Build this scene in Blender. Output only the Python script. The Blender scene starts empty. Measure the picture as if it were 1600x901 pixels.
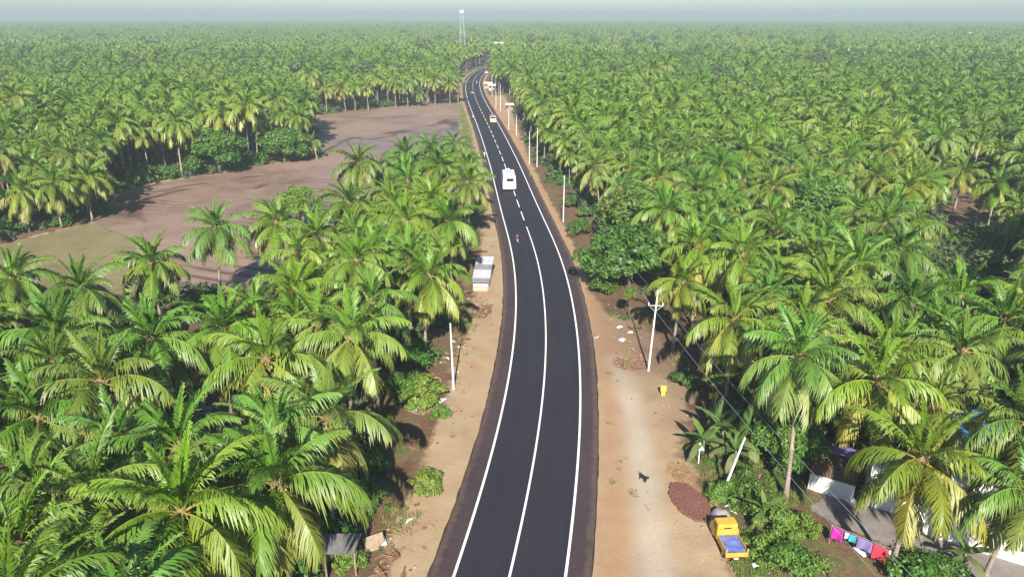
import bpy, bmesh, math, random
import numpy as np
from mathutils import Vector, Matrix, noise as mnoise

R = math.radians
rng = np.random.default_rng(7)
random.seed(11)
sc = bpy.context.scene
col = sc.collection

# ---------------------------------------------------------------- camera, sky, sun, exposure
F, CX, CY, YH = 1120.0, 800.0, 450.5, 24.0          # focal length and horizon in photograph pixels (1600 wide)
PITCH = math.atan((CY - YH) / F)
H = math.cos(PITCH) / 0.0280                          # camera height, from the road's 7 m carriageway
cam = bpy.data.cameras.new('camera'); cam_o = bpy.data.objects.new('camera', cam); col.objects.link(cam_o)
cam_o.location = (0, 0, H); cam_o.rotation_euler = (math.pi/2 - PITCH, 0, 0)
cam.sensor_width = 36; cam.lens = 36 * F / 1600; cam.clip_end = 40000; cam.clip_start = 0.5
sc.camera = cam_o

HAZE = 0.00056
SUN_EL, SUN_AZ = R(34), R(180.5)                      # sun behind the camera: shadows run away from us
w = bpy.data.worlds.new('World'); sc.world = w; w.use_nodes = True
nt = w.node_tree; bg = nt.nodes['Background']
sky = nt.nodes.new('ShaderNodeTexSky'); sky.sky_type = 'NISHITA'; sky.sun_disc = False
sky.sun_elevation = SUN_EL; sky.sun_rotation = SUN_AZ
sky.air_density = 1.0; sky.dust_density = 0.6; sky.ozone_density = 3.0
tn = nt.nodes.new('ShaderNodeMix'); tn.data_type = 'RGBA'; tn.blend_type = 'MULTIPLY'; tn.inputs[0].default_value = 1
tn.inputs[7].default_value = (.87, .96, 1.10, 1)      # camera white balance
nt.links.new(sky.outputs[0], tn.inputs[6]); nt.links.new(tn.outputs[2], bg.inputs[0]); bg.inputs[1].default_value = 0.064
sun = bpy.data.lights.new('sun', 'SUN'); sun.energy = 5.0; sun.angle = R(0.53); sun.color = (1, .94, .84)
sun_o = bpy.data.objects.new('sun', sun); col.objects.link(sun_o); sun_o.location = (0, -60, 80)
sd = Vector((-math.sin(SUN_AZ)*math.cos(SUN_EL), -math.cos(SUN_AZ)*math.cos(SUN_EL), -math.sin(SUN_EL)))
sun_o.rotation_euler = sd.to_track_quat('-Z', 'Y').to_euler()
sc.view_settings.view_transform = 'Standard'; sc.view_settings.look = 'None'
sc.view_settings.gamma = 1; sc.view_settings.exposure = 1.08
sc.render.engine = 'CYCLES'
cy = sc.cycles
cy.use_denoising = True; cy.max_bounces = 5; cy.diffuse_bounces = 2; cy.glossy_bounces = 2
cy.transmission_bounces = 3; cy.transparent_max_bounces = 6; cy.volume_bounces = 1
cy.use_adaptive_sampling = True; cy.adaptive_threshold = 0.02
cy.caustics_reflective = False; cy.caustics_refractive = False
sc.render.use_persistent_data = False

# ---------------------------------------------------------------- helpers
def at(px, py, z=0.0):
    u, v = (px - CX) / F, (py - CY) / F
    d = Vector((u, math.cos(PITCH) - v*math.sin(PITCH), -math.sin(PITCH) - v*math.cos(PITCH)))
    t = (z - H) / d.z
    return Vector((d.x*t, d.y*t, z))
def proj(x, y, z):
    dy, dz = y, z - H
    depth = dy*math.cos(PITCH) - dz*math.sin(PITCH)
    v = (-dz*math.cos(PITCH) - dy*math.sin(PITCH)) / depth
    return CX + F*x/depth, CY + F*v, depth
def height_at(base, py):
    """height above the ground of the point straight over base that shows at pixel row py"""
    lo, hi = 0, 60
    for _ in range(40):
        m = (lo+hi)/2
        if proj(base.x, base.y, m)[1] > py: lo = m
        else: hi = m
    return lo

def tag(o, label=None, cat=None, group=None, kind=None):
    if label: o['label'] = label
    if cat: o['category'] = cat
    if group: o['group'] = group
    if kind: o['kind'] = kind
    return o
def empty(name, loc, rz=0, label=None, cat=None, group=None):
    o = bpy.data.objects.new(name, None); col.objects.link(o)
    o.location = loc; o.rotation_euler = (0, 0, rz); o.empty_display_size = .3
    return tag(o, label, cat, group)
def link(name, me, parent=None, loc=None, rot=None, scale=None):
    o = bpy.data.objects.new(name, me); col.objects.link(o)
    if parent is not None: o.parent = parent
    if loc is not None: o.location = loc
    if rot is not None: o.rotation_euler = rot
    if scale is not None: o.scale = scale
    return o
def copy_tree(o, parent=None):
    c = o.copy(); col.objects.link(c)
    if parent is not None: c.parent = parent
    for ch in o.children: copy_tree(ch, c)
    return c

class MB:
    """collects faces; build() makes ONE mesh object"""
    def __init__(s): s.v = []; s.f = []; s.m = []; s.mats = []; s.cur = 0
    def mat(s, m):
        if m not in s.mats: s.mats.append(m)
        s.cur = s.mats.index(m); return s
    def add(s, vs, fs):
        n = len(s.v); s.v += [tuple(v) for v in vs]
        for f in fs: s.f.append(tuple(i+n for i in f)); s.m.append(s.cur)
        return s
    def box(s, c, d, M=None, taper=1.0):
        x, y, z = d[0]/2, d[1]/2, d[2]/2
        vs = []
        for sz, k in ((-1, 1), (1, taper)):
            for sx, sy in ((-1, -1), (1, -1), (1, 1), (-1, 1)):
                p = Vector((sx*x*k, sy*y*k, sz*z))
                if M is not None: p = M @ p
                vs.append(p + Vector(c))
        return s.add(vs, [(3, 2, 1, 0), (4, 5, 6, 7), (0, 1, 5, 4), (1, 2, 6, 5), (2, 3, 7, 6), (3, 0, 4, 7)])
    def tube(s, pts, rad, n=8, caps=True):
        pts = [Vector(p) for p in pts]
        if not hasattr(rad, '__len__'): rad = [rad]*len(pts)
        vs = []; fs = []
        up = Vector((0, 0, 1))
        for i, p in enumerate(pts):
            t = (pts[min(i+1, len(pts)-1)] - pts[max(i-1, 0)]).normalized()
            a = t.cross(up) if abs(t.z) < .95 else t.cross(Vector((0, 1, 0)))
            a.normalize(); b = t.cross(a).normalized()
            for k in range(n):
                q = 2*math.pi*k/n
                vs.append(p + a*math.cos(q)*rad[i] + b*math.sin(q)*rad[i])
        for i in range(len(pts)-1):
            for k in range(n):
                fs.append((i*n+k, i*n+(k+1) % n, (i+1)*n+(k+1) % n, (i+1)*n+k))
        if caps:
            fs.append(tuple(range(n-1, -1, -1))); fs.append(tuple(range((len(pts)-1)*n, len(pts)*n)))
        return s.add(vs, fs)
    def prism(s, prof, y0, y1, k1=1.0):
        """profile in x,z extruded along y"""
        n = len(prof)
        vs = [(x, y0, z) for x, z in prof] + [(x*k1, y1, z) for x, z in prof]
        fs = [tuple(range(n)), tuple(range(2*n-1, n-1, -1))]
        fs += [(i, i+n, (i+1) % n + n, (i+1) % n) for i in range(n)]
        return s.add(vs, fs)
    def sphere(s, c, r, n=10, m=7, M=None):
        vs = []; fs = []
        if not hasattr(r, '__len__'): r = (r, r, r)
        for i in range(m+1):
            th = math.pi*i/m
            for k in range(n):
                ph = 2*math.pi*k/n
                p = Vector((r[0]*math.sin(th)*math.cos(ph), r[1]*math.sin(th)*math.sin(ph), r[2]*math.cos(th)))
                if M is not None: p = M @ p
                vs.append(p + Vector(c))
        for i in range(m):
            for k in range(n):
                fs.append((i*n+k, (i+1)*n+k, (i+1)*n+(k+1) % n, i*n+(k+1) % n))
        return s.add(vs, fs)
    def mesh(s, name, smooth=False, bevel=0):
        me = bpy.data.meshes.new(name)
        me.from_pydata(s.v, [], s.f)
        for m in s.mats: me.materials.append(m)
        if len(s.mats) > 1: me.polygons.foreach_set('material_index', s.m)
        me.update()
        bm = bmesh.new(); bm.from_mesh(me)
        bmesh.ops.remove_doubles(bm, verts=bm.verts, dist=1e-5)
        bmesh.ops.recalc_face_normals(bm, faces=bm.faces)
        if bevel:
            bmesh.ops.bevel(bm, geom=[e for e in bm.edges if len(e.link_faces) == 2 and e.calc_face_angle(0) > .6],
                            offset=bevel, segments=2, affect='EDGES', profile=.6, clamp_overlap=True)
        bm.to_mesh(me); bm.free()
        if smooth: me.polygons.foreach_set('use_smooth', [True]*len(me.polygons))
        return me
    def build(s, name, parent=None, loc=None, rot=None, smooth=False, bevel=0, scale=None):
        return link(name, s.mesh(name, smooth, bevel), parent, loc, rot, scale)

def np_mesh(name, V, faces_idx, mats=(), mat_idx=None, attrs=None, smooth=False):
    """V (n,3); faces_idx list of arrays of shape (k,3) or (k,4)"""
    me = bpy.data.meshes.new(name)
    me.vertices.add(len(V)); me.vertices.foreach_set('co', np.ascontiguousarray(V, dtype=np.float32).ravel())
    ls = []; st = []; tot = []; off = 0
    for a in faces_idx:
        a = np.asarray(a)
        if len(a) == 0: continue
        k = a.shape[1]; ls.append(a.ravel()); st.append(off + np.arange(len(a))*k); tot.append(np.full(len(a), k)); off += a.size
    ls = np.concatenate(ls); st = np.concatenate(st); tot = np.concatenate(tot)
    me.loops.add(len(ls)); me.loops.foreach_set('vertex_index', ls.astype(np.int32))
    me.polygons.add(len(st)); me.polygons.foreach_set('loop_start', st.astype(np.int32))
    for m in mats: me.materials.append(m)
    if mat_idx is not None: me.polygons.foreach_set('material_index', np.asarray(mat_idx, dtype=np.int32))
    if smooth: me.polygons.foreach_set('use_smooth', np.ones(len(st), dtype=bool))
    for k, a in (attrs or {}).items():
        a = np.asarray(a, dtype=np.float32)
        if a.ndim == 1:
            at_ = me.attributes.new(k, 'FLOAT', 'POINT'); at_.data.foreach_set('value', a)
        else:
            at_ = me.attributes.new(k, 'FLOAT_COLOR', 'POINT'); at_.data.foreach_set('color', a.ravel())
    me.update(calc_edges=True); me.validate()
    return me

# ---------------------------------------------------------------- materials
def newmat(name):
    m = bpy.data.materials.new(name); m.use_nodes = True
    return m, m.node_tree, m.node_tree.nodes['Principled BSDF']
def N(t, typ, **kw):
    n = t.nodes.new(typ)
    for k, v in kw.items():
        if k == 'inp':
            for i, x in v.items(): n.inputs[i].default_value = x
        else: setattr(n, k, v)
    return n
def mixc(t, fac, a, b, mode='MIX'):
    n = N(t, 'ShaderNodeMix', data_type='RGBA', blend_type=mode)
    for i, x in ((0, fac), (6, a), (7, b)):
        if isinstance(x, bpy.types.NodeSocket): t.links.new(x, n.inputs[i])
        elif isinstance(x, (int, float)): n.inputs[i].default_value = x
        else: n.inputs[i].default_value = (*x, 1) if len(x) == 3 else x
    return n.outputs[2]
def mth(t, op, a, b=None, c=None, clamp=False):
    n = N(t, 'ShaderNodeMath', operation=op, use_clamp=clamp)
    for i, x in enumerate((a, b, c)):
        if x is None: continue
        if isinstance(x, bpy.types.NodeSocket): t.links.new(x, n.inputs[i])
        else: n.inputs[i].default_value = x
    return n.outputs[0]
def noise(t, scale, detail=4, rough=.55, coord=None, dist=0):
    n = N(t, 'ShaderNodeTexNoise', inp={'Scale': scale, 'Detail': detail, 'Roughness': rough, 'Distortion': dist})
    if coord is not None: t.links.new(coord, n.inputs['Vector'])
    return n.outputs['Fac']
def ramp(t, fac, stops):
    n = N(t, 'ShaderNodeValToRGB'); e = n.color_ramp.elements
    while len(e) < len(stops): e.new(.5)
    for i, (p, c) in enumerate(stops):
        e[i].position = p; e[i].color = (*c, 1) if len(c) == 3 else c
    t.links.new(fac, n.inputs[0]); return n.outputs[0]
def bump(t, h, strength, dist, bsdf):
    b = N(t, 'ShaderNodeBump', inp={'Strength': strength, 'Distance': dist}); t.links.new(h, b.inputs['Height'])
    t.links.new(b.outputs[0], bsdf.inputs['Normal'])
def wpos(t): return N(t, 'ShaderNodeNewGeometry').outputs['Position']
def opos(t): return N(t, 'ShaderNodeTexCoord').outputs['Object']

def plain(name, c, rough=.6, var=.25, scale=3.0, metal=0, spec=.4, bumps=0):
    """painted or raw surface with uneven wear"""
    m, t, b = newmat(name)
    p = opos(t)
    n1 = noise(t, scale, 5, .6, p); n2 = noise(t, scale*9, 3, .6, p)
    f = mth(t, 'ADD', mth(t, 'MULTIPLY', n1, .7), mth(t, 'MULTIPLY', n2, .3))
    lo = tuple(x*(1-var) for x in c); hi = tuple(min(1, x*(1+var*.6)) for x in c)
    t.links.new(ramp(t, f, [(.3, lo), (.7, hi)]), b.inputs['Base Color'])
    b.inputs['Roughness'].default_value = rough; b.inputs['Metallic'].default_value = metal
    b.inputs['Specular IOR Level'].default_value = spec
    if bumps: bump(t, n2, .5, bumps, b)
    return m

def leafmat(name, young, mid, old, tipc, trans=.25, rough=.42, spec=.5, stand=False):
    """leaf: colour by age attribute, per-object tint, tip yellowing, some light passing through"""
    m, t, b = newmat(name)
    age = N(t, 'ShaderNodeAttribute', attribute_name='age').outputs['Fac']
    tt = N(t, 'ShaderNodeAttribute', attribute_name='along').outputs['Fac']
    oi = N(t, 'ShaderNodeObjectInfo')
    a2 = mth(t, 'ADD', age, mth(t, 'MULTIPLY', mth(t, 'SUBTRACT', oi.outputs['Random'], .62), .40), clamp=True)
    c = ramp(t, a2, [(0, young), (.5, mid), (1, old)])
    nz = noise(t, 1.3, 2, .5, opos(t))
    c = mixc(t, mth(t, 'MULTIPLY', mth(t, 'POWER', tt, 2.2), mth(t, 'MULTIPLY', nz, .85)), c, tipc)
    c = mixc(t, 1.0, c, oi.outputs['Color'], 'MULTIPLY')
    if stand:       # stands of palms differ in vigour over tens of metres
        c = mixc(t, 1.0, c, ramp(t, noise(t, .022, 4, .7, wpos(t)), [(.30, (.66, .74, .80)), (.5, (1, 1, 1)), (.70, (1.22, 1.10, 1.0))]), 'MULTIPLY')
    t.links.new(c, b.inputs['Base Color'])
    b.inputs['Roughness'].default_value = rough; b.inputs['Specular IOR Level'].default_value = spec
    tr = N(t, 'ShaderNodeBsdfTranslucent')
    t.links.new(mixc(t, .5, c, (.30, .38, .03), 'MIX'), tr.inputs[0])
    mx = N(t, 'ShaderNodeMixShader', inp={0: trans})
    t.links.new(b.outputs[0], mx.inputs[1]); t.links.new(tr.outputs[0], mx.inputs[2])
    t.links.new(mx.outputs[0], t.nodes['Material Output'].inputs[0])
    return m

M = {}
M['palm'] = leafmat('palm_leaf', (.105, .235, .016), (.158, .255, .030), (.290, .290, .050), (.46, .43, .14), .27, .46, .5, True)
M['palm_far'] = leafmat('palm_leaf_far', (.110, .240, .018), (.160, .258, .032), (.270, .290, .050), (.42, .40, .12), .25, .45, .5, True)
M['dead'] = leafmat('palm_leaf_dead', (.20, .12, .06), (.22, .13, .07), (.28, .17, .09), (.30, .2, .1), .1, .8, .2)
M['broad'] = leafmat('broad_leaf', (.045, .135, .014), (.060, .140, .020), (.100, .165, .028), (.14, .18, .05), .15, .5, .4)
M['lime'] = leafmat('lime_leaf', (.10, .20, .02), (.12, .22, .03), (.17, .24, .04), (.2, .22, .05), .25, .5, .4)
M['olive'] = leafmat('olive_leaf', (.060, .095, .035), (.075, .105, .045), (.10, .12, .05), (.12, .13, .06), .15, .6, .3)
M['banana'] = leafmat('banana_leaf', (.09, .20, .03), (.10, .17, .05), (.16, .18, .07), (.28, .22, .10), .25, .45, .45)
M['dry'] = leafmat('dry_grass_blade', (.18, .19, .05), (.26, .23, .09), (.36, .29, .14), (.40, .32, .16), .2, .8, .15)
M['grassb'] = leafmat('grass_blade', (.09, .17, .02), (.13, .19, .03), (.22, .22, .06), (.28, .25, .09), .2, .7, .2)

def trunkmat():
    m, t, b = newmat('palm_trunk')
    p = opos(t)
    sx = N(t, 'ShaderNodeSeparateXYZ'); t.links.new(p, sx.inputs[0])
    nz = noise(t, 2.2, 5, .6, p)
    rings = mth(t, 'FRACT', mth(t, 'ADD', mth(t, 'MULTIPLY', sx.outputs[2], 5.0), mth(t, 'MULTIPLY', nz, 1.2)))
    ring = mth(t, 'LESS_THAN', rings, .22)
    c = ramp(t, nz, [(.3, (.20, .155, .12)), (.55, (.33, .27, .21)), (.75, (.45, .39, .32))])
    c = mixc(t, mth(t, 'MULTIPLY', ring, .55), c, (.12, .09, .07))
    t.links.new(c, b.inputs['Base Color']); b.inputs['Roughness'].default_value = .9
    bump(t, mth(t, 'SUBTRACT', nz, mth(t, 'MULTIPLY', ring, .5)), .8, .03, b)
    return m
M['trunk'] = trunkmat()
M['bark'] = plain('tree_bark', (.17, .13, .095), .9, .45, 4, bumps=.02)
M['fibre'] = plain('palm_crown_fibre', (.26, .17, .09), .9, .5, 6)
M['coconut'] = plain('green_coconut', (.22, .24, .05), .45, .4, 5)
M['white'] = plain('white_paint', (.78, .77, .74), .45, .10, 2)
M['white_car'] = plain('white_vehicle_paint', (.80, .80, .80), .25, .04, 1, spec=.6)
M['limewash'] = plain('limewashed_wall', (.74, .72, .67), .85, .22, 1.2, bumps=.01)
M['concrete'] = plain('pole_concrete', (.62, .60, .56), .85, .22, 2.5, bumps=.004)
M['concrete_dk'] = plain('dark_concrete', (.27, .25, .24), .9, .35, 1.2, bumps=.01)
M['glass'] = plain('vehicle_glass', (.015, .018, .022), .08, .2, 1, spec=.7)
M['dark'] = plain('black_rubber', (.02, .02, .02), .8, .3, 6)
M['blackfur'] = plain('black_fur', (.018, .015, .014), .8, .3, 8)
M['grey'] = plain('grey_sheet', (.50, .50, .52), .55, .25, 2)
M['steel'] = plain('galvanised_steel', (.55, .56, .57), .45, .2, 4, metal=.4)
M['yellow'] = plain('yellow_truck_paint', (.60, .35, .05), .5, .30, 2)
M['tin'] = plain('dull_tin', (.25, .25, .27), .6, .35, 1.5)
M['yellow2'] = plain('yellow_marker_paint', (.78, .58, .07), .6, .12, 4)
M['tarp_blue'] = plain('blue_tarpaulin', (.13, .17, .42), .6, .25, 2.5, bumps=.03)
M['tarp_cyan'] = plain('sky_blue_tarpaulin', (.16, .45, .72), .5, .3, 1.6, bumps=.03)
M['red'] = plain('red_cloth', (.55, .04, .07), .8, .2, 4)
M['redl'] = plain('red_lamp', (.45, .02, .02), .2, .1, 4)
M['magenta'] = plain('magenta_cloth', (.42, .02, .30), .8, .2, 4)
M['teal'] = plain('teal_cloth', (.04, .33, .36), .8, .2, 4)
M['violet'] = plain('violet_cloth', (.22, .16, .36), .8, .25, 4)
M['palecloth'] = plain('pale_blue_cloth', (.60, .66, .72), .8, .15, 4)
M['brownroof'] = plain('brown_roof_tile', (.20, .115, .075), .9, .4, 2.5, bumps=.02)
M['rust'] = plain('rusty_sheet', (.23, .135, .095), .8, .4, 1.6)
M['pinkwall'] = plain('pink_plaster', (.55, .38, .32), .85, .2, 1.5)
M['cream'] = plain('cream_paint', (.66, .56, .42), .7, .2, 1.5)
M['carblue'] = plain('dark_blue_vehicle_paint', (.06, .08, .14), .3, .1, 1, spec=.6)
M['skin'] = plain('skin', (.22, .12, .075), .6, .15, 5)
M['hair'] = plain('black_hair', (.012, .010, .010), .6, .2, 8)
M['shirt'] = plain('white_shirt', (.62, .62, .64), .85, .15, 5)
M['shirt2'] = plain('maroon_shirt', (.20, .06, .08), .85, .2, 5)
M['trouser'] = plain('dark_trousers', (.05, .05, .07), .9, .2, 5)
M['wood'] = plain('weathered_wood', (.30, .22, .15), .9, .4, 4)
M['brick'] = plain('broken_red_brick', (.19, .080, .060), .95, .45, 1.1, bumps=.01)
M['stone'] = plain('pale_stone', (.33, .26, .20), .95, .35, 1.5)
M['straw'] = plain('dry_straw', (.27, .17, .085), .9, .45, 3, bumps=.02)
M['litter'] = plain('white_plastic_litter', (.72, .72, .74), .5, .2, 3)

# ---- ground material: mask attribute  r = bare sand, g = green ground cover, b = dark wet earth
def groundmat():
    m, t, b = newmat('ground_soil')
    p = wpos(t)
    a = N(t, 'ShaderNodeAttribute', attribute_name='mask')
    sp = N(t, 'ShaderNodeSeparateColor'); t.links.new(a.outputs['Color'], sp.inputs[0])
    nb = noise(t, .055, 6, .62, p); nm = noise(t, .45, 6, .65, p); nf = noise(t, 4.5, 4, .7, p); ng = noise(t, 22, 2, .6, p)
    soil = ramp(t, mth(t, 'ADD', mth(t, 'MULTIPLY', nm, .6), mth(t, 'MULTIPLY', nf, .4)),
                [(.32, (.070, .042, .026)), (.5, (.150, .088, .052)), (.68, (.25, .150, .092))])
    gcov = ramp(t, nf, [(.3, (.045, .070, .018)), (.55, (.085, .115, .028)), (.75, (.17, .17, .055))])
    gm = mth(t, 'MULTIPLY', mth(t, 'SUBTRACT', mth(t, 'ADD', nm, mth(t, 'MULTIPLY', sp.outputs[1], .45)), .50), 7.0, clamp=True)
    base = mixc(t, gm, soil, gcov)
    # sand: warm tan with redder, greyer and compacted paler areas
    s1 = ramp(t, nb, [(.35, (0.314, 0.211, 0.120)), (.5, (0.368, 0.264, 0.158)), (.65, (0.335, 0.201, 0.113))])
    s2 = ramp(t, nm, [(.3, (0.295, 0.174, 0.101)), (.5, (0.362, 0.261, 0.158)), (.72, (0.402, 0.322, 0.214))])
    sand = mixc(t, .5, s1, s2)
    sand = mixc(t, mth(t, 'MULTIPLY', mth(t, 'SUBTRACT', nf, .55), 3.0, clamp=True), sand, (0.241, 0.167, 0.101))
    dry = mth(t, 'MULTIPLY', mth(t, 'SUBTRACT', noise(t, .8, 5, .7, p, .6), .58), 6.0, clamp=True)
    sand = mixc(t, mth(t, 'MULTIPLY', dry, .55), sand, (.21, .20, .075))
    sand = mixc(t, mth(t, 'MULTIPLY', a.outputs['Alpha'], .75), sand, mixc(t, nm, (.32, .165, .085), (.38, .23, .13)))
    rut = N(t, 'ShaderNodeAttribute', attribute_name='rut').outputs['Fac']
    sand = mixc(t, mth(t, 'MULTIPLY', mth(t, 'ADD', rut, mth(t, 'MULTIPLY', mth(t, 'SUBTRACT', nm, .5), .8)), rut, clamp=True), sand, mixc(t, nf, (.37, .30, .22), (.46, .385, .29)))
    sm = mth(t, 'MULTIPLY', mth(t, 'SUBTRACT', mth(t, 'ADD', sp.outputs[0], mth(t, 'MULTIPLY', mth(t, 'SUBTRACT', nm, .5), .9)), .42), 5.0, clamp=True)
    c = mixc(t, sm, base, sand)
    c = mixc(t, mth(t, 'MULTIPLY', sp.outputs[2], mth(t, 'ADD', .35, nm), clamp=True), c, (.105, .062, .047))
    t.links.new(c, b.inputs['Base Color'])
    b.inputs['Roughness'].default_value = .95; b.inputs['Specular IOR Level'].default_value = .2
    bump(t, mth(t, 'ADD', mth(t, 'MULTIPLY', nf, .6), mth(t, 'MULTIPLY', ng, .4)), .7, .10, b)
    return m
M['ground'] = groundmat()

def mudmat():
    m, t, b = newmat('wet_ploughed_mud')
    p = wpos(t)
    n0 = noise(t, .035, 5, .6, p, .5); n1 = noise(t, .16, 6, .6, p, 1.2); n2 = noise(t, 1.1, 5, .6, p, .4); n3 = noise(t, 6, 3, .6, p)
    f = mth(t, 'ADD', mth(t, 'MULTIPLY', n0, .5), mth(t, 'ADD', mth(t, 'MULTIPLY', n1, .35), mth(t, 'MULTIPLY', n2, .15)))
    c = ramp(t, f, [(.36, (.140, .086, .062)), (.46, (.215, .140, .102)), (.57, (.265, .180, .132)), (.66, (.195, .115, .082))])
    wh = N(t, 'ShaderNodeAttribute', attribute_name='furrow').outputs['Fac']
    c = mixc(t, mth(t, 'MULTIPLY', wh, .85), c, (.060, .030, .026))
    t.links.new(c, b.inputs['Base Color'])
    t.links.new(ramp(t, n0, [(.36, (.26, .26, .26)), (.56, (.70, .70, .70))]), b.inputs['Roughness'])
    b.inputs['Specular IOR Level'].default_value = .35
    bump(t, mth(t, 'ADD', n2, mth(t, 'MULTIPLY', n3, .4)), .45, .08, b)
    return m
M['mud'] = mudmat()
def fieldmat():
    m, t, b = newmat('thin_grass_field')
    p = wpos(t)
    n1 = noise(t, .09, 6, .6, p, .8); n2 = noise(t, .9, 5, .65, p, .5); n3 = noise(t, 7, 3, .6, p)
    f = mth(t, 'ADD', mth(t, 'MULTIPLY', n1, .55), mth(t, 'MULTIPLY', n2, .45))
    c = ramp(t, f, [(.34, (0.109, 0.105, 0.035)), (.48, (0.164, 0.144, 0.056)), (.58, (0.211, 0.160, 0.078)), (.7, (0.133, 0.125, 0.039))])
    t.links.new(c, b.inputs['Base Color']); b.inputs['Roughness'].default_value = .9
    bump(t, n3, .6, .06, b)
    return m
M['field'] = fieldmat()
def asphalt(name, c0, c1, dust):
    m, t, b = newmat(name)
    p = wpos(t)
    n1 = noise(t, .12, 5, .6, p, .3); n2 = noise(t, 1.4, 5, .65, p); n3 = noise(t, 40, 2, .6, p)
    f = mth(t, 'ADD', mth(t, 'MULTIPLY', n1, .5), mth(t, 'MULTIPLY', n2, .5))
    c = ramp(t, f, [(.33, c0), (.66, c1)])
    if dust:
        e = N(t, 'ShaderNodeAttribute', attribute_name='edge').outputs['Fac']
        g = mth(t, 'MULTIPLY', mth(t, 'SUBTRACT', mth(t, 'ADD', e, mth(t, 'MULTIPLY', n2, .7)), .98), 2.2, clamp=True)
        c = mixc(t, mth(t, 'MULTIPLY', g, .55), c, (.22, .15, .10))
    else:
        e = N(t, 'ShaderNodeAttribute', attribute_name='edge').outputs['Fac']
        mp_ = N(t, 'ShaderNodeMapping', inp={'Scale': (1.6, .035, 1)}); t.links.new(p, mp_.inputs[0])
        st = noise(t, 1.0, 4, .65, mp_.outputs[0])
        tr_ = mth(t, 'MULTIPLY', mth(t, 'ADD', mth(t, 'SINE', mth(t, 'MULTIPLY', e, 25.1)), 1.0), .22)
        c = mixc(t, mth(t, 'MULTIPLY', mth(t, 'ADD', tr_, mth(t, 'MULTIPLY', st, .7)), .75), c, (.030, .027, .033))
    sp = mth(t, 'MULTIPLY', mth(t, 'GREATER_THAN', n3, .66), .35)
    c = mixc(t, sp, c, (.09, .09, .095))
    t.links.new(c, b.inputs['Base Color'])
    b.inputs['Roughness'].default_value = .85; b.inputs['Specular IOR Level'].default_value = .15
    bump(t, n3, .4, .012, b)
    return m
M['asphalt'] = asphalt('fresh_asphalt', (.0150, .0160, .0265), (.0235, .0240, .0360), False)
M['shoulder'] = asphalt('dusty_asphalt', (.042, .030, .034), (.068, .047, .050), True)
def linemat():
    m, t, b = newmat('white_road_paint')
    p = wpos(t); n = noise(t, 3, 6, .7, p); n2 = noise(t, 18, 3, .6, p)
    f = mth(t, 'ADD', mth(t, 'MULTIPLY', n, .6), mth(t, 'MULTIPLY', n2, .4))
    t.links.new(ramp(t, f, [(.28, (.38, .37, .36)), (.42, (.80, .79, .77))]), b.inputs['Base Color'])
    b.inputs['Roughness'].default_value = .6
    return m
M['line'] = linemat()
def lanemat():
    m, t, b = newmat('grey_lane')
    p = wpos(t); n = noise(t, .7, 6, .65, p, .4); n2 = noise(t, 8, 3, .6, p)
    t.links.new(ramp(t, mth(t, 'ADD', mth(t, 'MULTIPLY', n, .7), mth(t, 'MULTIPLY', n2, .3)),
                [(.32, (.13, .105, .095)), (.5, (.19, .165, .15)), (.68, (.26, .22, .19))]), b.inputs['Base Color'])
    b.inputs['Roughness'].default_value = .9; bump(t, n2, .5, .03, b)
    return m
M['lane'] = lanemat()
def canopymat():
    m, t, b = newmat('far_canopy')
    p = wpos(t); n = noise(t, .09, 5, .75, p); n2 = noise(t, .006, 4, .6, p)
    c = ramp(t, n, [(.35, (.070, .130, .025)), (.5, (.130, .215, .040)), (.68, (.19, .26, .06))])
    c = mixc(t, mth(t, 'MULTIPLY', mth(t, 'SUBTRACT', n2, .5), 2.5, clamp=True), c, (.10, .15, .05))
    t.links.new(c, b.inputs['Base Color']); b.inputs['Roughness'].default_value = .8
    return m
M['canopy'] = canopymat()

# ---------------------------------------------------------------- road line, polygons
CL = [(1500, 650), (1200, 718), (1000, 776), (898, 801), (775, 826.5), (655, 847.2), (573, 854), (486, 853.5), (400, 839.5), (350, 820.5),
      (300, 803), (260, 789.5), (203, 766), (170, 750), (150, 741.5), (134, 738.5), (122, 742), (113, 751), (108, 762), (104, 785)]
road_pts = [at(x, y).to_2d() for y, x in CL]
def resample(pts, step):
    P = np.array([tuple(p) for p in pts]); out = []
    for i in range(len(P)-1):
        p0 = P[max(i-1, 0)]; p1 = P[i]; p2 = P[i+1]; p3 = P[min(i+2, len(P)-1)]
        n = max(2, int(np.linalg.norm(p2-p1)/.5))
        d01 = max(np.linalg.norm(p1-p0), 1e-3); d12 = np.linalg.norm(p2-p1); d23 = max(np.linalg.norm(p3-p2), 1e-3)
        m1 = d12*((p2-p0)/(d01+d12)) if i > 0 else (p2-p1)
        m2 = d12*((p3-p1)/(d12+d23)) if i < len(P)-2 else (p2-p1)
        for k in range(n):
            u = k/n
            out.append((2*u**3-3*u**2+1)*p1 + (u**3-2*u**2+u)*m1 + (-2*u**3+3*u**2)*p2 + (u**3-u**2)*m2)
    out.append(P[-1]); out = np.array(out)
    for _ in range(3):      # smooth
        s = np.concatenate([[0], np.cumsum(np.linalg.norm(np.diff(out, axis=0), axis=1))])
        q = np.arange(0, s[-1], step)
        out = np.stack([np.interp(q, s, out[:, 0]), np.interp(q, s, out[:, 1])], 1)
        k = 9; pad = np.concatenate([np.repeat(out[:1], k, 0), out, np.repeat(out[-1:], k, 0)])
        ker = np.ones(2*k+1)/(2*k+1)
        sm = np.stack([np.convolve(pad[:, i], ker, 'valid') for i in (0, 1)], 1)
        sm[:k] = out[:k]; sm[-k:] = out[-k:]; out = sm
    return out
RD = resample(road_pts, 1.0)
RT = np.gradient(RD, axis=0); RT /= np.linalg.norm(RT, axis=1)[:, None]
RN = np.stack([RT[:, 1], -RT[:, 0]], 1)      # to the right
ROAD_Z = .10
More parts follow.
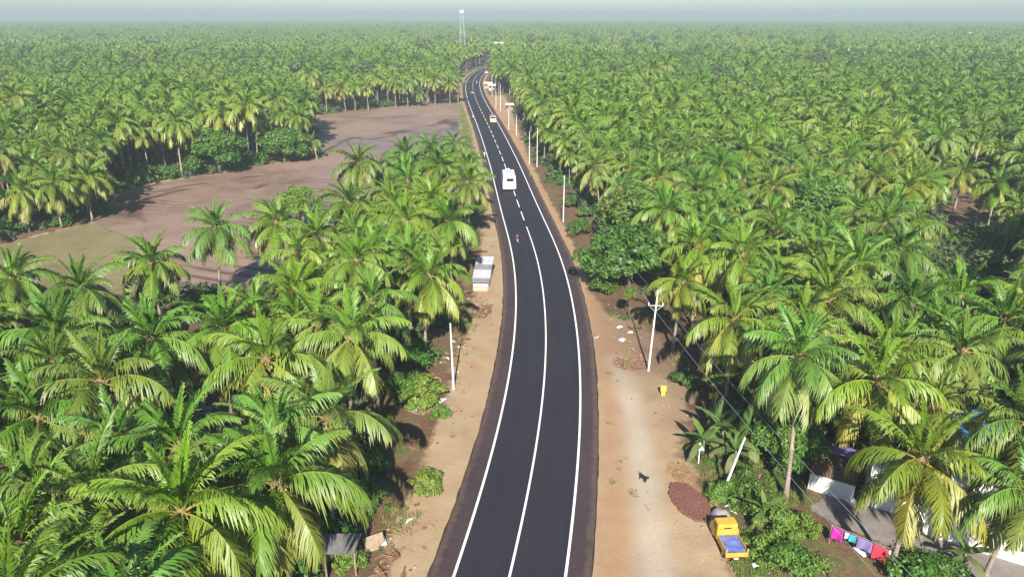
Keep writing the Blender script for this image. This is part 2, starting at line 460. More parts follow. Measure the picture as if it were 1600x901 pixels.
def road_dist(P):
    """signed offset (right positive) from the road's centre line, for (n,2) points"""
    P = np.asarray(P, dtype=np.float64); out = np.empty(len(P))
    RDs = RD[::2]; RNs = RN[::2]
    for a in range(0, len(P), 20000):
        q = P[a:a+20000]
        d2 = ((q[:, None, :] - RDs[None])**2).sum(2); i = d2.argmin(1)
        sg = np.sign(((q - RDs[i])*RNs[i]).sum(1)); out[a:a+20000] = np.sqrt(d2[np.arange(len(q)), i])*np.where(sg == 0, 1, sg)
    return out
def road_at(px, py):
    p = at(px, py); i = int(((RD - np.array([p.x, p.y]))**2).sum(1).argmin())
    return p, math.atan2(RT[i, 1], RT[i, 0])

def poly(pix): return np.array([tuple(at(x, y).to_2d()) for x, y in pix])
def sdist(P, poly_):
    """signed distance, positive inside"""
    P = np.asarray(P, dtype=np.float64); n = len(poly_); best = np.full(len(P), 1e9); ins = np.zeros(len(P), bool)
    for i in range(n):
        a = poly_[i]; b = poly_[(i+1) % n]; ab = b-a
        t = np.clip(((P-a)@ab)/max(ab@ab, 1e-9), 0, 1)
        best = np.minimum(best, np.linalg.norm(P - (a + t[:, None]*ab), axis=1))
        c = (a[1] > P[:, 1]) != (b[1] > P[:, 1])
        with np.errstate(divide='ignore', invalid='ignore'):
            xi = a[0] + (P[:, 1]-a[1])/(b[1]-a[1])*(b[0]-a[0])
        ins ^= c & (P[:, 0] < xi)
    return np.where(ins, best, -best)
MUD = poly([(485, 182), (560, 172), (640, 163), (715, 160), (717, 200), (718, 245), (722, 290), (640, 330), (575, 350), (500, 400), (390, 470), (270, 455),
            (205, 372), (150, 345), (190, 300), (250, 283), (330, 273), (400, 258), (490, 246), (505, 235), (490, 200)])
GRASS = poly([(150, 346), (203, 373), (266, 455), (150, 465), (0, 452), (-80, 440), (-80, 392), (0, 380), (60, 366), (110, 353)])
YARD = poly([(930, 1050), (926, 900), (940, 700), (925, 560), (900, 430), (850, 310), (800, 210), (765, 150), (790, 150), (822, 235), (862, 330), (905, 420),
             (950, 490), (1000, 500), (1060, 560), (1085, 620), (1082, 660), (1060, 700), (1085, 740), (1105, 800), (1150, 880), (1230, 1050)])
LEFTV = poly([(690, 1050), (560, 1050), (585, 900), (598, 800), (640, 715), (650, 650), (680, 560), (715, 480), (732, 420), (758, 350), (772, 318), (800, 330),
              (800, 480), (790, 600), (700, 860)])
EMBANK = poly([(716, 160), (719, 245), (725, 300), (760, 330), (800, 330), (770, 250), (735, 158)])
CLEAR_R = poly([(1462, 296), (1510, 288), (1610, 318), (1610, 392), (1540, 372), (1470, 352)])
SCRUB = poly([(945, 470), (1010, 480), (1090, 470), (1120, 560), (1135, 640), (1090, 660), (1040, 600), (960, 575)])
LANE = poly([(1232, 778), (1258, 752), (1400, 800), (1600, 858), (1700, 885), (1700, 960), (1470, 885), (1300, 822)])
HOUSES = poly([(1235, 770), (1262, 680), (1420, 700), (1600, 770), (1640, 860), (1640, 1100), (1250, 1100)])
BOTR = poly([(1150, 900), (1100, 780), (1085, 690), (1140, 660), (1240, 720), (1250, 905)])

# ---------------------------------------------------------------- terrain
def graded(lo, hi, step, far, g=1.09):
    a = list(np.arange(lo, hi+1e-6, step)); s = step; x = a[-1]
    while x < far: s *= g; x += s; a.append(x)
    s = step; x = a[0]; b = []
    while x > -far: s *= g; x -= s; b.append(x)
    return np.array(b[::-1] + a)
def fbm(x, y, sc_, seed, octv=3):
    r = np.random.default_rng(seed); out = np.zeros_like(x); amp = 1.0; f = sc_
    for _ in range(octv):
        a = r.uniform(0, 6.28, 6); th = r.uniform(0, 6.28, 6)
        for k in range(6): out += amp*np.sin(f*(x*np.cos(th[k]) + y*np.sin(th[k]))*r.uniform(.7, 1.4) + a[k])/3.2
        amp *= .5; f *= 2.1
    return out
def ground_z(P):
    P = np.atleast_2d(np.asarray(P, dtype=np.float64))
    rd = np.abs(road_dist(P)); x, y = P[:, 0], P[:, 1]
    rough = .10*fbm(x, y, .25, 5) + .05*fbm(x, y, 1.1, 6, 2)
    z = rough*np.clip((rd-5.2)/4, 0, 1)
    z -= .06*np.clip((6.5-rd)/1.2, 0, 1)
    for pl in (MUD, GRASS):
        s = sdist(P, pl); z = np.where(s > -2, z*np.clip(-s/2, 0, 1) - .45*np.clip((s+1.0)/1.5, 0, 1), z)
    return z
def gz(x, y): return float(ground_z([[x, y]])[0])
def on(p, sink=0.0): return Vector((p.x, p.y, gz(p.x, p.y) - sink))
def g_at(px, py, sink=.02): return on(at(px, py), sink)

def build_ground():
    xs = graded(-75, 75, .75, 8600); ys = graded(18, 150, .75, 8600)
    X, Y = np.meshgrid(xs, ys); P = np.stack([X.ravel(), Y.ravel()], 1); n = len(P)
    Z = np.zeros(n); near = (np.abs(P[:, 0]) < 420) & (P[:, 1] > -60) & (P[:, 1] < 620)
    Z[near] = ground_z(P[near])
    mask = np.zeros((n, 4))
    Q = P[near]
    def sm(s, w_): return np.clip(s/w_*.5+.5, 0, 1)
    rd = road_dist(Q)
    sand = np.maximum.reduce([sm(sdist(Q, YARD), 2.5), sm(sdist(Q, LEFTV), 3.0)*np.where(rd < 0, np.clip(1.0 - .5*(np.abs(rd)-7.5)/2.0, .46, 1), 1), .55*sm(sdist(Q, CLEAR_R), 4), .85*np.clip((7.4-np.abs(rd))/1.6, 0, 1),
                              .45*sm(sdist(Q, SCRUB), 3), .85*np.clip(1-np.abs(sdist(Q, MUD))/1.4, 0, 1), .7*np.clip(1-np.abs(sdist(Q, GRASS))/1.2, 0, 1)])
    grn = np.clip(1.0*sm(sdist(Q, EMBANK), 2) + .35*sm(sdist(Q, BOTR), 3), 0, 1)
    sand = np.where(sdist(Q, EMBANK) > 0, np.maximum(.46, .9*np.clip((6.6-np.abs(rd))/1.2, 0, 1)), sand)
    dark = np.clip(.75*sm(sdist(Q, SCRUB), 4) + .8*sm(sdist(Q, CLEAR_R), 4), 0, 1)
    mask[near, 3] = np.clip(1-(np.abs(rd-6.6))/2.2, 0, 1)*(rd > 0)
    mask[near, 0] = sand; mask[near, 1] = grn; mask[near, 2] = dark
    rut = np.zeros(n); rl = poly([(965, 560), (985, 620), (1000, 700), (1010, 780), (1030, 900), (1060, 1050)]); bd = np.full(len(Q), 1e9)
    for a_, b_ in zip(rl[:-1], rl[1:]):
        ab = b_-a_; tt = np.clip(((Q-a_)@ab)/(ab@ab), 0, 1); bd = np.minimum(bd, np.linalg.norm(Q-(a_+tt[:, None]*ab), axis=1))
    rut[near] = np.clip(1.25 - bd/1.9, 0, 1)
    ny, nx = X.shape; i = np.arange(n).reshape(ny, nx)
    F4 = np.stack([i[:-1, :-1].ravel(), i[:-1, 1:].ravel(), i[1:, 1:].ravel(), i[1:, :-1].ravel()], 1)
    me = np_mesh('ground', np.stack([P[:, 0], P[:, 1], Z], 1), [F4], [M['ground']], attrs={'mask': mask, 'rut': rut}, smooth=True)
    tag(link('ground', me), kind='structure')
build_ground()

def sheet(name, pl, step, zfun, mat, attr=None, edge=.4):
    lo, hi = pl.min(0), pl.max(0)
    X, Y = np.meshgrid(np.arange(lo[0], hi[0], step), np.arange(lo[1], hi[1], step))
    P = np.stack([X.ravel(), Y.ravel()], 1); s = sdist(P, pl)
    ny, nx = X.shape; i = np.arange(len(P)).reshape(ny, nx)
    F4 = np.stack([i[:-1, :-1].ravel(), i[:-1, 1:].ravel(), i[1:, 1:].ravel(), i[1:, :-1].ravel()], 1)
    keep = (s[F4] > -edge).all(1); F4 = F4[keep]
    used = np.unique(F4); mp = np.full(len(P), -1); mp[used] = np.arange(len(used))
    P = P[used]; s = s[used]; z, a = zfun(P, s)
    me = np_mesh(name, np.stack([P[:, 0], P[:, 1], z], 1), [mp[F4]], [mat], attrs=a, smooth=True)
    return tag(link(name, me), kind='structure')
def mud_z(P, s):
    x, y = P[:, 0], P[:, 1]
    # ploughing: bundles of curved furrows that come and go
    wob = 6*fbm(x, y, .035, 21, 2)
    ang = .25*fbm(x, y, .02, 22, 2)
    ph = (y + .22*x + wob)*2.1
    patch = np.clip(fbm(x, y, .045, 23, 2)*1.8 + .1, 0, 1)
    turn = np.hypot(x - at(690, 200).x, (y - at(690, 200).y)*1.0)
    ph2 = turn*1.7 + wob*.5
    p2 = np.clip(1 - turn/26, 0, 1)*np.clip(.5+fbm(x, y, .09, 25, 2), 0, 1)
    f = np.maximum(np.clip(np.sin(ph)-.25, 0, 1)*1.6*patch, np.clip(np.sin(ph2)-.15, 0, 1)*1.6*p2)
    f *= np.clip(.75+1.1*fbm(x*.35, y, .5, 24, 2), 0, 1)
    # dark water-filled strokes left by the puddling tractor
    P_ = np.stack([x, y], 1)
    rs = random.Random(5); strokes = []
    for k_ in range(9): strokes.append(([(598+rs.uniform(-6, 6)+9*k_, 208-1.2*k_), (640+8*k_, 203-2*k_), (676+4*k_, 196-1.6*k_), (700+1.6*k_, 188-.8*k_), (710+.5*k_, 196+1.5*k_)], rs.uniform(.5, 1.3), rs.uniform(.4, 1)))
    for k_ in range(6): strokes.append(([(232+rs.uniform(-25, 25), 304-4*k_), (290+rs.uniform(-20, 20), 296-4.2*k_), (345+rs.uniform(-20, 30), 287-4*k_)], rs.uniform(.25, .6), rs.uniform(.35, .9)))
    for k_ in range(5): strokes.append(([(392+rs.uniform(-15, 15), 276+4*k_), (430+rs.uniform(-10, 10), 270+4*k_), (470+rs.uniform(-10, 15), 268+3.5*k_)], rs.uniform(.25, .6), rs.uniform(.3, .8)))
    for k_ in range(5): strokes.append(([(192+9*k_, 318-2*k_), (186+8*k_, 328), (194+9*k_, 340+2*k_), (214+9*k_, 348+2*k_)], rs.uniform(.2, .4), rs.uniform(.4, .9)))
    strokes += [([(505, 236), (560, 212), (640, 206), (717, 216)], .7, .8), ([(485, 190), (560, 186), (640, 178)], .9, .35), ([(250, 330), (280, 318), (330, 312), (360, 320)], .3, .5)]
    for ln, wd_, am in strokes:
        pl_ = resample([Vector(q_) for q_ in poly(ln)], 3.0); dd = np.full(len(x), 1e9)
        for a_, b_ in zip(pl_[:-1], pl_[1:]):
            ab = b_-a_; t_ = np.clip(((P_-a_)@ab)/max(ab@ab, 1e-6), 0, 1); dd = np.minimum(dd, np.linalg.norm(P_-(a_+t_[:, None]*ab), axis=1))
        f = np.maximum(f, min(1, am*1.4)*np.clip(1.5-dd/(wd_*1.3), 0, 1)*np.clip(.8+.9*fbm(x, y, .35, 27, 2), .15, 1))
    f = np.clip(f, 0, 1)
    z = -.20 - .10*f + .03*fbm(x, y, .5, 26, 2) + .02*rng.random(len(x))
    return z, {'furrow': f}
sheet('muddy_field', MUD, .45, mud_z, M['mud'], edge=.8)
sheet('grass_field', GRASS, .8, lambda P, s: (-.2 + .05*fbm(P[:, 0], P[:, 1], .4, 31, 2), {}), M['field'], edge=.6)
sheet('village_lane', LANE, .5, lambda P, s: (.07 + .03*fbm(P[:, 0], P[:, 1], .8, 33, 2) - .3*np.clip(-s+.1, 0, 1), {}), M['lane'], edge=.3)

# ---------------------------------------------------------------- road
def strip(name, o0, o1, z, mat, i0=0, i1=None, parent=None, thick=0, jag=0, nx=1, edgeattr=None, s=1):
    i1 = len(RD) if i1 is None else i1
    idx = np.arange(i0, i1, s); m = len(idx); k = nx+1
    V = np.zeros((m, k, 3)); E = np.zeros((m, k))
    for j in range(k):
        o = np.full(m, o0 + (o1-o0)*j/nx)
        if jag and j == (nx if abs(o1) > abs(o0) else 0):
            yy = RD[idx, 1]; o += np.sign(o1 + o0)*jag*(np.sin(yy*.21)*.8 + np.sin(yy*2.3+1)*.4 + rng.normal(0, .9, m))
        V[:, j, :2] = RD[idx] + RN[idx]*o[:, None]; V[:, j, 2] = z - .004*abs(o0 + (o1-o0)*j/nx)*3
        E[:, j] = (j/nx if abs(o1) >= abs(o0) else 1-j/nx)
    n = m*k; g = np.arange(n).reshape(m, k)
    F4 = [np.stack([g[:-1, :-1].ravel(), g[:-1, 1:].ravel(), g[1:, 1:].ravel(), g[1:, :-1].ravel()], 1)]
    V = V.reshape(-1, 3)
    if thick:
        j = 0 if abs(o0) > abs(o1) else k-1
        lowV = V[g[:, j]].copy(); lowV[:, 2] -= thick
        base = len(V); V = np.concatenate([V, lowV]); l = base + np.arange(m); t_ = g[:, j]
        F4.append(np.stack([t_[:-1], t_[1:], l[1:], l[:-1]], 1)); E = np.concatenate([E.ravel(), np.ones(m)])
    me = np_mesh(name, V, F4, [mat], attrs={'edge': E.ravel()}, smooth=False)
    return link(name, me, parent)
road = tag(strip('road', -3.62, 3.62, ROAD_Z, M['asphalt'], nx=16), kind='structure')
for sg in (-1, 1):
    a, b = (sg*3.62, sg*5.1) if sg > 0 else (sg*5.1, sg*3.62)
    strip('paved_shoulder', a, b, ROAD_Z, M['shoulder'], parent=road, thick=.25, jag=.018, nx=4)
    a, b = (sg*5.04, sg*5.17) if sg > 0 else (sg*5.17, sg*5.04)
    strip('dark_edge', a, b, ROAD_Z - .02, M['asphalt'], parent=road, thick=.25, jag=.03)  # narrow darker strip along the shoulder's outer edge, in the carriageway's asphalt colour
    a, b = (3.42, 3.60) if sg > 0 else (-3.60, -3.42)
    strip('edge_line', a, b, ROAD_Z + .006, M['line'], parent=road)
def road_index(px, py):
    p = at(px, py); return int(((RD - np.array([p.x, p.y]))**2).sum(1).argmin())
i_solid = road_index(822, 352)
strip('centre_line', -.08, .08, ROAD_Z + .006, M['line'], 0, i_solid, road)
k = i_solid + 3
while k + 6 < len(RD):
    strip('centre_dash', -.085, .085, ROAD_Z + .006, M['line'], k, k+7, road); k += 9

# ---------------------------------------------------------------- leaves: palms
def rachis(L, e0, bend, n, side=0., p=1.25):
    t = np.linspace(0, 1, n); e = e0 - bend*t**p
    ds = L/(n-1)
    x = np.concatenate([[0], np.cumsum(np.cos(e[:-1])*ds)]); z = np.concatenate([[0], np.cumsum(np.sin(e[:-1])*ds)])
    y = side*t**2*L
    return t, np.stack([x, y, z], 1), e
def frond_arrays(r, L=4.8, e0=.4, bend=1.3, droop=.35, nst=46, leaf=.95, wid=.085, lift=.15, age=.4, segs=9, rach=True, twist=0.):
    t, C, e = rachis(L, e0, bend, 40, r.uniform(-.08, .08))
    V = []; F3 = []; F4 = []; A = []; nv = 0
    ts = np.linspace(.13, .985, nst)
    for sgn in (-1, 1):
        tj = np.clip(ts + r.normal(0, .004, nst), .1, 1)
        p = np.stack([np.interp(tj, t, C[:, k]) for k in range(3)], 1)
        ee = np.interp(tj, t, e)
        T = np.stack([np.cos(ee), 0*ee, np.sin(ee)], 1); Nn = np.stack([-np.sin(ee), 0*ee, np.cos(ee)], 1); S = np.array([0, sgn, 0.])
        prof = np.interp(tj, [.1, .3, .55, .8, 1], [.55, .95, 1, .72, .35])*leaf*(1 + r.normal(0, .13, nst))
        a = np.interp(tj, [.1, 1], [.35, 1.05]) + r.normal(0, .11, nst) + (.35 if age < .2 else 0)
        tw = twist*sgn
        d = S*np.cos(a)[:, None] + T*np.sin(a)[:, None] + Nn*(lift + tw + r.normal(0, .16, nst))[:, None]
        d /= np.linalg.norm(d, axis=1)[:, None]
        wv = T*np.cos(a)[:, None]*.9 - S*np.sin(a)[:, None]*.5 + Nn*.25
        wv /= np.linalg.norm(wv, axis=1)[:, None]; wv *= (wid*.5)
        dr = droop*1.15*(1 + r.normal(0, .3, nst)); g = np.array([0, 0, -1.])
        m = p + d*(prof*.60)[:, None] + g*(dr*prof*.30)[:, None]
        q = p + d*(prof*.93)[:, None] + g*(dr*prof*.85)[:, None]
        blk = np.stack([p-wv*.8, p+wv*.8, m+wv*1.15, m-wv*1.15, q], 1).reshape(-1, 3)
        V.append(blk); i = nv + np.arange(nst)*5
        F4.append(np.stack([i, i+1, i+2, i+3], 1)); F3.append(np.stack([i+3, i+2, i+4], 1)); nv += 5*nst
        al = np.stack([tj*.25, tj*.25, tj*.5, tj*.5, np.full(nst, .75)+tj*.25], 1).ravel(); A.append(al)
    if rach:
        k = np.linspace(0, 39, segs).astype(int); rr = np.interp(t[k], [0, .1, 1], [.075, .05, .01])
        ring = []
        for j, kk in enumerate(k):
            nrm = np.array([-np.sin(e[kk]), 0, np.cos(e[kk])])
            for q in range(3):
                ph = q*2*np.pi/3 + np.pi/2
                ring.append(C[kk] + rr[j]*(np.array([0, 1, 0])*np.cos(ph)*1.4 + nrm*np.sin(ph)))
        V.append(np.array(ring)); A.append(np.full(3*segs, .30))
        for j in range(segs-1):
            for q in range(3):
                F4.append(np.array([[nv+j*3+q, nv+j*3+(q+1) % 3, nv+(j+1)*3+(q+1) % 3, nv+(j+1)*3+q]]))
        nv += 3*segs
    V = np.concatenate(V); A = np.concatenate(A)
    ag = np.full(len(V), age)
    if rach: ag[-3*segs:] = min(1, age+.5)
    return V, F3, F4, A, ag
FROND_CLASSES = [   # e0, bend, droop, lift, length, age
    (1.38, .45, .10, .45, 3.7, .02), (1.15, 1.0, .30, .30, 4.6, .12), (.90, 1.45, .60, .15, 5.0, .28),
    (.60, 1.65, .85, .05, 5.2, .42), (.25, 1.60, .95, 0.0, 5.2, .55), (-.15, 1.25, .90, -.05, 5.1, .74), (-.70, .75, .70, -.1, 4.6, .98)]
r0 = np.random.default_rng(3)
FRONDS = []
for c in FROND_CLASSES:
    row = []
    ll, ww = {0: (.62, .055), 1: (.85, .065), 2: (1.05, .078)}.get(FROND_CLASSES.index(c), (1.20, .095))
    for v in range(3):
        V, F3, F4, A, ag = frond_arrays(r0, c[4], c[0]+r0.uniform(-.12, .12), c[1]*r0.uniform(.85, 1.15), c[2], 76, ll, ww, c[3], c[5], twist=r0.uniform(-.2, .2))
        row.append(np_mesh('frond', V, F4+F3, [M['palm']], attrs={'along': A, 'age': ag}))
    FRONDS.append(row)
DEADF = []
for v in range(2):
    V, F3, F4, A, ag = frond_arrays(r0, 3.9, -1.25, .25, .5, 34, .7, .06, -.3, .5)
    DEADF.append(np_mesh('dead_frond', V, F4+F3, [M['dead']], attrs={'along': A, 'age': ag}))

def trunk_curve(lean, n=10):
    t = np.linspace(0, 1, n)
    return np.stack([lean[0]*t**1.6, lean[1]*t**1.6, t*10], 1), np.interp(t, [0, .06, .2, 1], [.30, .20, .155, .115])
TRUNKS = []
for lean in ((.5, .2), (-.7, .3), (.2, -.6), (1.2, .4), (-.2, .1)):
    P, rr = trunk_curve(lean)
    mb = MB().mat(M['trunk']); mb.tube([tuple(p) for p in P], list(rr), 8)
    TRUNKS.append((mb.mesh('trunk', smooth=True), lean))
def crown_heart(seed):
    r = random.Random(seed); mb = MB().mat(M['fibre'])
    mb.tube([(0, 0, -.55), (0, 0, -.25), (0, 0, .15), (0, 0, .55), (0, 0, .9)], [.13, .22, .26, .16, .03], 8)
    for i in range(9):      # old leaf bases
        a = i*2.4; mb.tube([(.12*math.cos(a), .12*math.sin(a), -.35+.05*(i % 4)), (.42*math.cos(a), .42*math.sin(a), .05+.05*(i % 4))], [.07, .045], 4)
    mb.mat(M['coconut'])
    for c in range(4):      # bunches of nuts on drooping stalks
        a = r.uniform(0, 6.28)
        for k in range(6):
            b = a + r.uniform(-.4, .4); q = r.uniform(.3, .62)
            mb.sphere((q*math.cos(b), q*math.sin(b), -.25 - r.uniform(0, .45)), (.12, .12, .15), 6, 4)
    mb.mat(M['fibre'])
    for c in range(3):
        a = r.uniform(0, 6.28); mb.tube([(0, 0, .1), (.4*math.cos(a), .4*math.sin(a), .1), (.75*math.cos(a), .75*math.sin(a), -.35)], [.035, .03, .012], 4)
    return mb.mesh('crown', smooth=True)
HEARTS = [crown_heart(i) for i in range(3)]

def frond_plan(r, n, lush=1.0):
    """list of (class, variant, azimuth, roll, scale)"""
    out = []; az = r.uniform(0, 6.28)
    for i in range(n):
        f = i/(n-1); az += 2.39996 + r.uniform(-.22, .22)
        c = min(6, int(f**.92*7*.999)); out.append((c, r.randrange(3), az, r.uniform(-.12, .12), r.uniform(.88, 1.08)*lush))
    return out
PALM_N = [0]
def build_palm(x, y, h, seed, label, group, size=1.0, nfr=None, lean=None, tint=None, skew=None):
    r = random.Random(seed)
    z0 = gz(x, y)
    o = empty('coconut_palm', (x, y, z0-.05), 0, label, 'palm', group)
    ti = r.randrange(len(TRUNKS)) if lean is None else lean
    tm, ln = TRUNKS[ti]; rz = r.uniform(0, 6.28)
    # turn so that the crown stands over (x, y) as seen: base is shifted instead
    lx, ly = ln[0]*math.cos(rz)-ln[1]*math.sin(rz), ln[0]*math.sin(rz)+ln[1]*math.cos(rz)
    k = h/10
    o.location = (x-lx, y-ly, gz(x-lx, y-ly)-.05)
    link('trunk', tm, o, (0, 0, 0), (0, 0, rz), (1, 1, k))
    cr = link('crown', HEARTS[r.randrange(3)], o, (lx, ly, h), (r.uniform(-.1, .1), r.uniform(-.1, .1), r.uniform(0, 6.28)))
    q_ = r.uniform(.82, 1.16); tint = tint or (q_*r.uniform(.78, 1.18), q_, q_*r.uniform(.7, 1.6))
    n = nfr or r.choice((18, 21, 23, 25, 26, 27, 28, 29, 30, 31))
    for c, v, az, roll, s in frond_plan(r, n, size):
        f = link('frond', FRONDS[c][v], cr, (.13*math.cos(az), .13*math.sin(az), .35-.09*c), (roll, r.uniform(-.08, .08), az), (s, s, s))
        q = r.uniform(.9, 1.1); f.color = (tint[0]*q, tint[1]*q, tint[2]*q, 1)
    if r.random() < .6:
        for j in range(r.randint(1, 2)): link('dead_frond', DEADF[r.randrange(2)], cr, (0, 0, -.3), (0, 0, r.uniform(0, 6.28)))
    PALM_N[0] += 1
    return o

def whole_palm(name, seed, nfr, nst, wid, h, trunk_sides, simple=False, mat=None):
    """one joined palm for the uncountable far grove"""
    r = random.Random(seed); rn = np.random.default_rng(seed)
    Vs = []; F3 = []; F4 = []; A = []; AG = []; MI3 = []; nv = 0
    for c, v, az, roll, s in frond_plan(r, nfr, .84):
        k = FROND_CLASSES[c]; lf = (.65, .85, 1.0, 1.12, 1.12, 1.12, 1.0)[c]
        if simple:
            t, C, e = rachis(k[4]*s, k[0], k[1], 40)
            ix = np.array([2, 12, 22, 31, 39]); wv = np.array([.30, .90, .95, .65, .05])*lf*.8
            pts = []
            for j, q in enumerate(ix):
                nrm = np.array([-np.sin(e[q]), 0, np.cos(e[q])])
                for sg in (-1, 0, 1):
                    pts.append(C[q] + np.array([0, sg*wv[j]*.85, 0]) - nrm*abs(sg)*wv[j]*(.10+k[2]*.9) + np.array([rn.normal(0, .06), 0, 0]))
            V = np.array(pts); q4 = []
            for j in range(4):
                for q in (0, 1): q4.append([j*3+q, j*3+q+1, j*3+q+4, j*3+q+3])
            f4 = [np.array(q4)]; f3 = []; al = np.repeat(np.linspace(0, 1, 5), 3); ag = np.full(len(V), np.clip(k[5]+r.uniform(-.15, .15), 0, 1))
        else:
            V, f3, f4, al, ag = frond_arrays(rn, k[4]*s, k[0], k[1], k[2], nst, lf, wid*(.6+.4*lf), k[3], np.clip(k[5]+r.uniform(-.12, .12), 0, 1), 5)
        ca, sa = math.cos(az), math.sin(az)
        V = np.stack([V[:, 0]*ca - V[:, 1]*sa, V[:, 0]*sa + V[:, 1]*ca, V[:, 2] + h + .3], 1)
        Vs.append(V); F3 += [a+nv for a in f3]; F4 += [a+nv for a in f4]; A.append(al); AG.append(ag); nv += len(V)
    n4 = sum(len(a) for a in F4); n3 = sum(len(a) for a in F3)
    ts = trunk_sides; tt = np.linspace(0, 1, 5); lx, ly = r.uniform(-.8, .8), r.uniform(-.5, .5)
    ring = []
    for q in tt:
        rad = np.interp(q, [0, .1, 1], [.26, .17, .12])
        for j in range(ts): ring.append((lx*(q**1.6-1)+rad*math.cos(6.283*j/ts), ly*(q**1.6-1)+rad*math.sin(6.283*j/ts), q*h+.1))
    tq = np.array([[nv+i*ts+j, nv+i*ts+(j+1) % ts, nv+(i+1)*ts+(j+1) % ts, nv+(i+1)*ts+j] for i in range(4) for j in range(ts)])
    Vs.append(np.array(ring)); A.append(np.zeros(len(ring))); AG.append(np.zeros(len(ring)))
    F4.append(tq)
    mi = [0]*n4 + [1]*len(tq) + [0]*n3
    return np_mesh(name, np.concatenate(Vs), F4+F3, [mat or M['palm_far'], M['trunk']], mi, {'along': np.concatenate(A), 'age': np.concatenate(AG)})

# ---------------------------------------------------------------- leaves: broad-leaved trees and shrubs
def leafcloud(name, seed, rad, nclump, nleaf, size, mat, clump=.9, squash=.75, shell=.55, base=0.):
    r = np.random.default_rng(seed)
    d = r.normal(size=(nclump, 3)); d /= np.linalg.norm(d, axis=1)[:, None]; d[:, 2] = np.abs(d[:, 2])*1.25 - .45
    cc = d*np.array(rad)*(shell + (1-shell)*r.random((nclump, 1)))*(1 + .18*r.normal(size=(nclump, 1)))
    w_ = clump*r.uniform(.65, 1.4, nclump); k = r.integers(0, nclump, nleaf)
    dd = r.normal(size=(nleaf, 3)); dd /= np.linalg.norm(dd, axis=1)[:, None]
    p = cc[k] + dd*(w_[k]*r.random(nleaf)**.45)[:, None]*np.array([1, 1, squash]); p[:, 2] += base
    nrm = dd + np.array([0, 0, .6]) + r.normal(0, .5, (nleaf, 3)); nrm /= np.linalg.norm(nrm, axis=1)[:, None]
    t1 = np.cross(nrm, r.normal(size=(nleaf, 3))); t1 /= np.linalg.norm(t1, axis=1)[:, None]; t2 = np.cross(nrm, t1)
    s = size*r.uniform(.6, 1.35, nleaf)[:, None]
    V = np.stack([p-t1*s, p+t2*s*.5-nrm*s*.1, p+t1*s-nrm*s*.25, p-t2*s*.5-nrm*s*.1], 1).reshape(-1, 3)
    i = np.arange(nleaf)*4
    age = np.clip(.5 + .22*r.normal(size=nclump)[k] + .12*r.normal(size=nleaf), 0, 1)
    return np_mesh(name, V, [np.stack([i, i+1, i+2, i+3], 1)], [mat], attrs={'along': np.tile([0, .2, .6, .2], nleaf), 'age': np.repeat(age, 4)}), cc
def limbs_mesh(name, cc, base_h, r0_, nl, seed):
    r = random.Random(seed); mb = MB().mat(M['bark'])
    mb.tube([(0, 0, -.2), (.05, .03, base_h*.5), (0, 0, base_h)], [r0_*1.35, r0_, r0_*.8], 8)
    for i in r.sample(range(len(cc)), min(nl, len(cc))):
        c = cc[i]; e = Vector((c[0], c[1], c[2]+base_h+0.0)); m_ = Vector((c[0]*.35, c[1]*.35, base_h + (c[2])*.55))
        mb.tube([(0, 0, base_h*.85), m_, e], [r0_*.55, r0_*.33, r0_*.1], 5)
    return mb.mesh(name, smooth=True)
TREE_KINDS = {}
def tree_kind(key, rad, ncl, nl, size, mat, trunk_h, seed, clump=1.0, r0_=.22):
    me, cc = leafcloud('crown', seed, rad, ncl, nl, size, mat, clump, base=0)
    cc = cc + np.array([0, 0, rad[2]*.5])
    TREE_KINDS[key] = (me, limbs_mesh('trunk', cc, trunk_h, r0_, 12, seed), trunk_h, rad)
tree_kind('mango', (3.6, 3.4, 3.0), 60, 15000, .22, M['broad'], 1.6, 41, 1.15)
tree_kind('mango2', (3.9, 3.2, 3.3), 64, 16000, .22, M['broad'], 1.7, 42, 1.1)
tree_kind('lime', (3.2, 3.0, 2.2), 40, 7000, .16, M['lime'], 2.2, 43, .9)
tree_kind('olive', (3.2, 3.2, 2.8), 44, 8000, .15, M['olive'], 2.6, 44, .95)
tree_kind('bush', (1.7, 1.6, 1.3), 22, 3200, .14, M['broad'], .6, 45, .65, .08)
tree_kind('bushl', (1.6, 1.7, 1.1), 22, 3000, .14, M['lime'], .5, 46, .6, .08)
tree_kind('sapling', (.9, .9, 1.0), 16, 1500, .11, M['lime'], 2.6, 47, .45, .05)
def tree(kind, name, loc, label, cat, s=1.0, rz=None, group=None, sz=None, tint=None):
    crown, tr, th, rad = TREE_KINDS[kind]
    o = empty(name, loc, random.uniform(0, 6.28) if rz is None else rz, label, cat, group)
    o.scale = (s, s, sz or s)
    link('trunk', tr, o)
    c = link('crown', crown, o, (0, 0, th + rad[2]*.5))
    q = tint or (random.uniform(.85, 1.2), random.uniform(.9, 1.15), random.uniform(.8, 1.2)); c.color = (*q, 1)
    return o

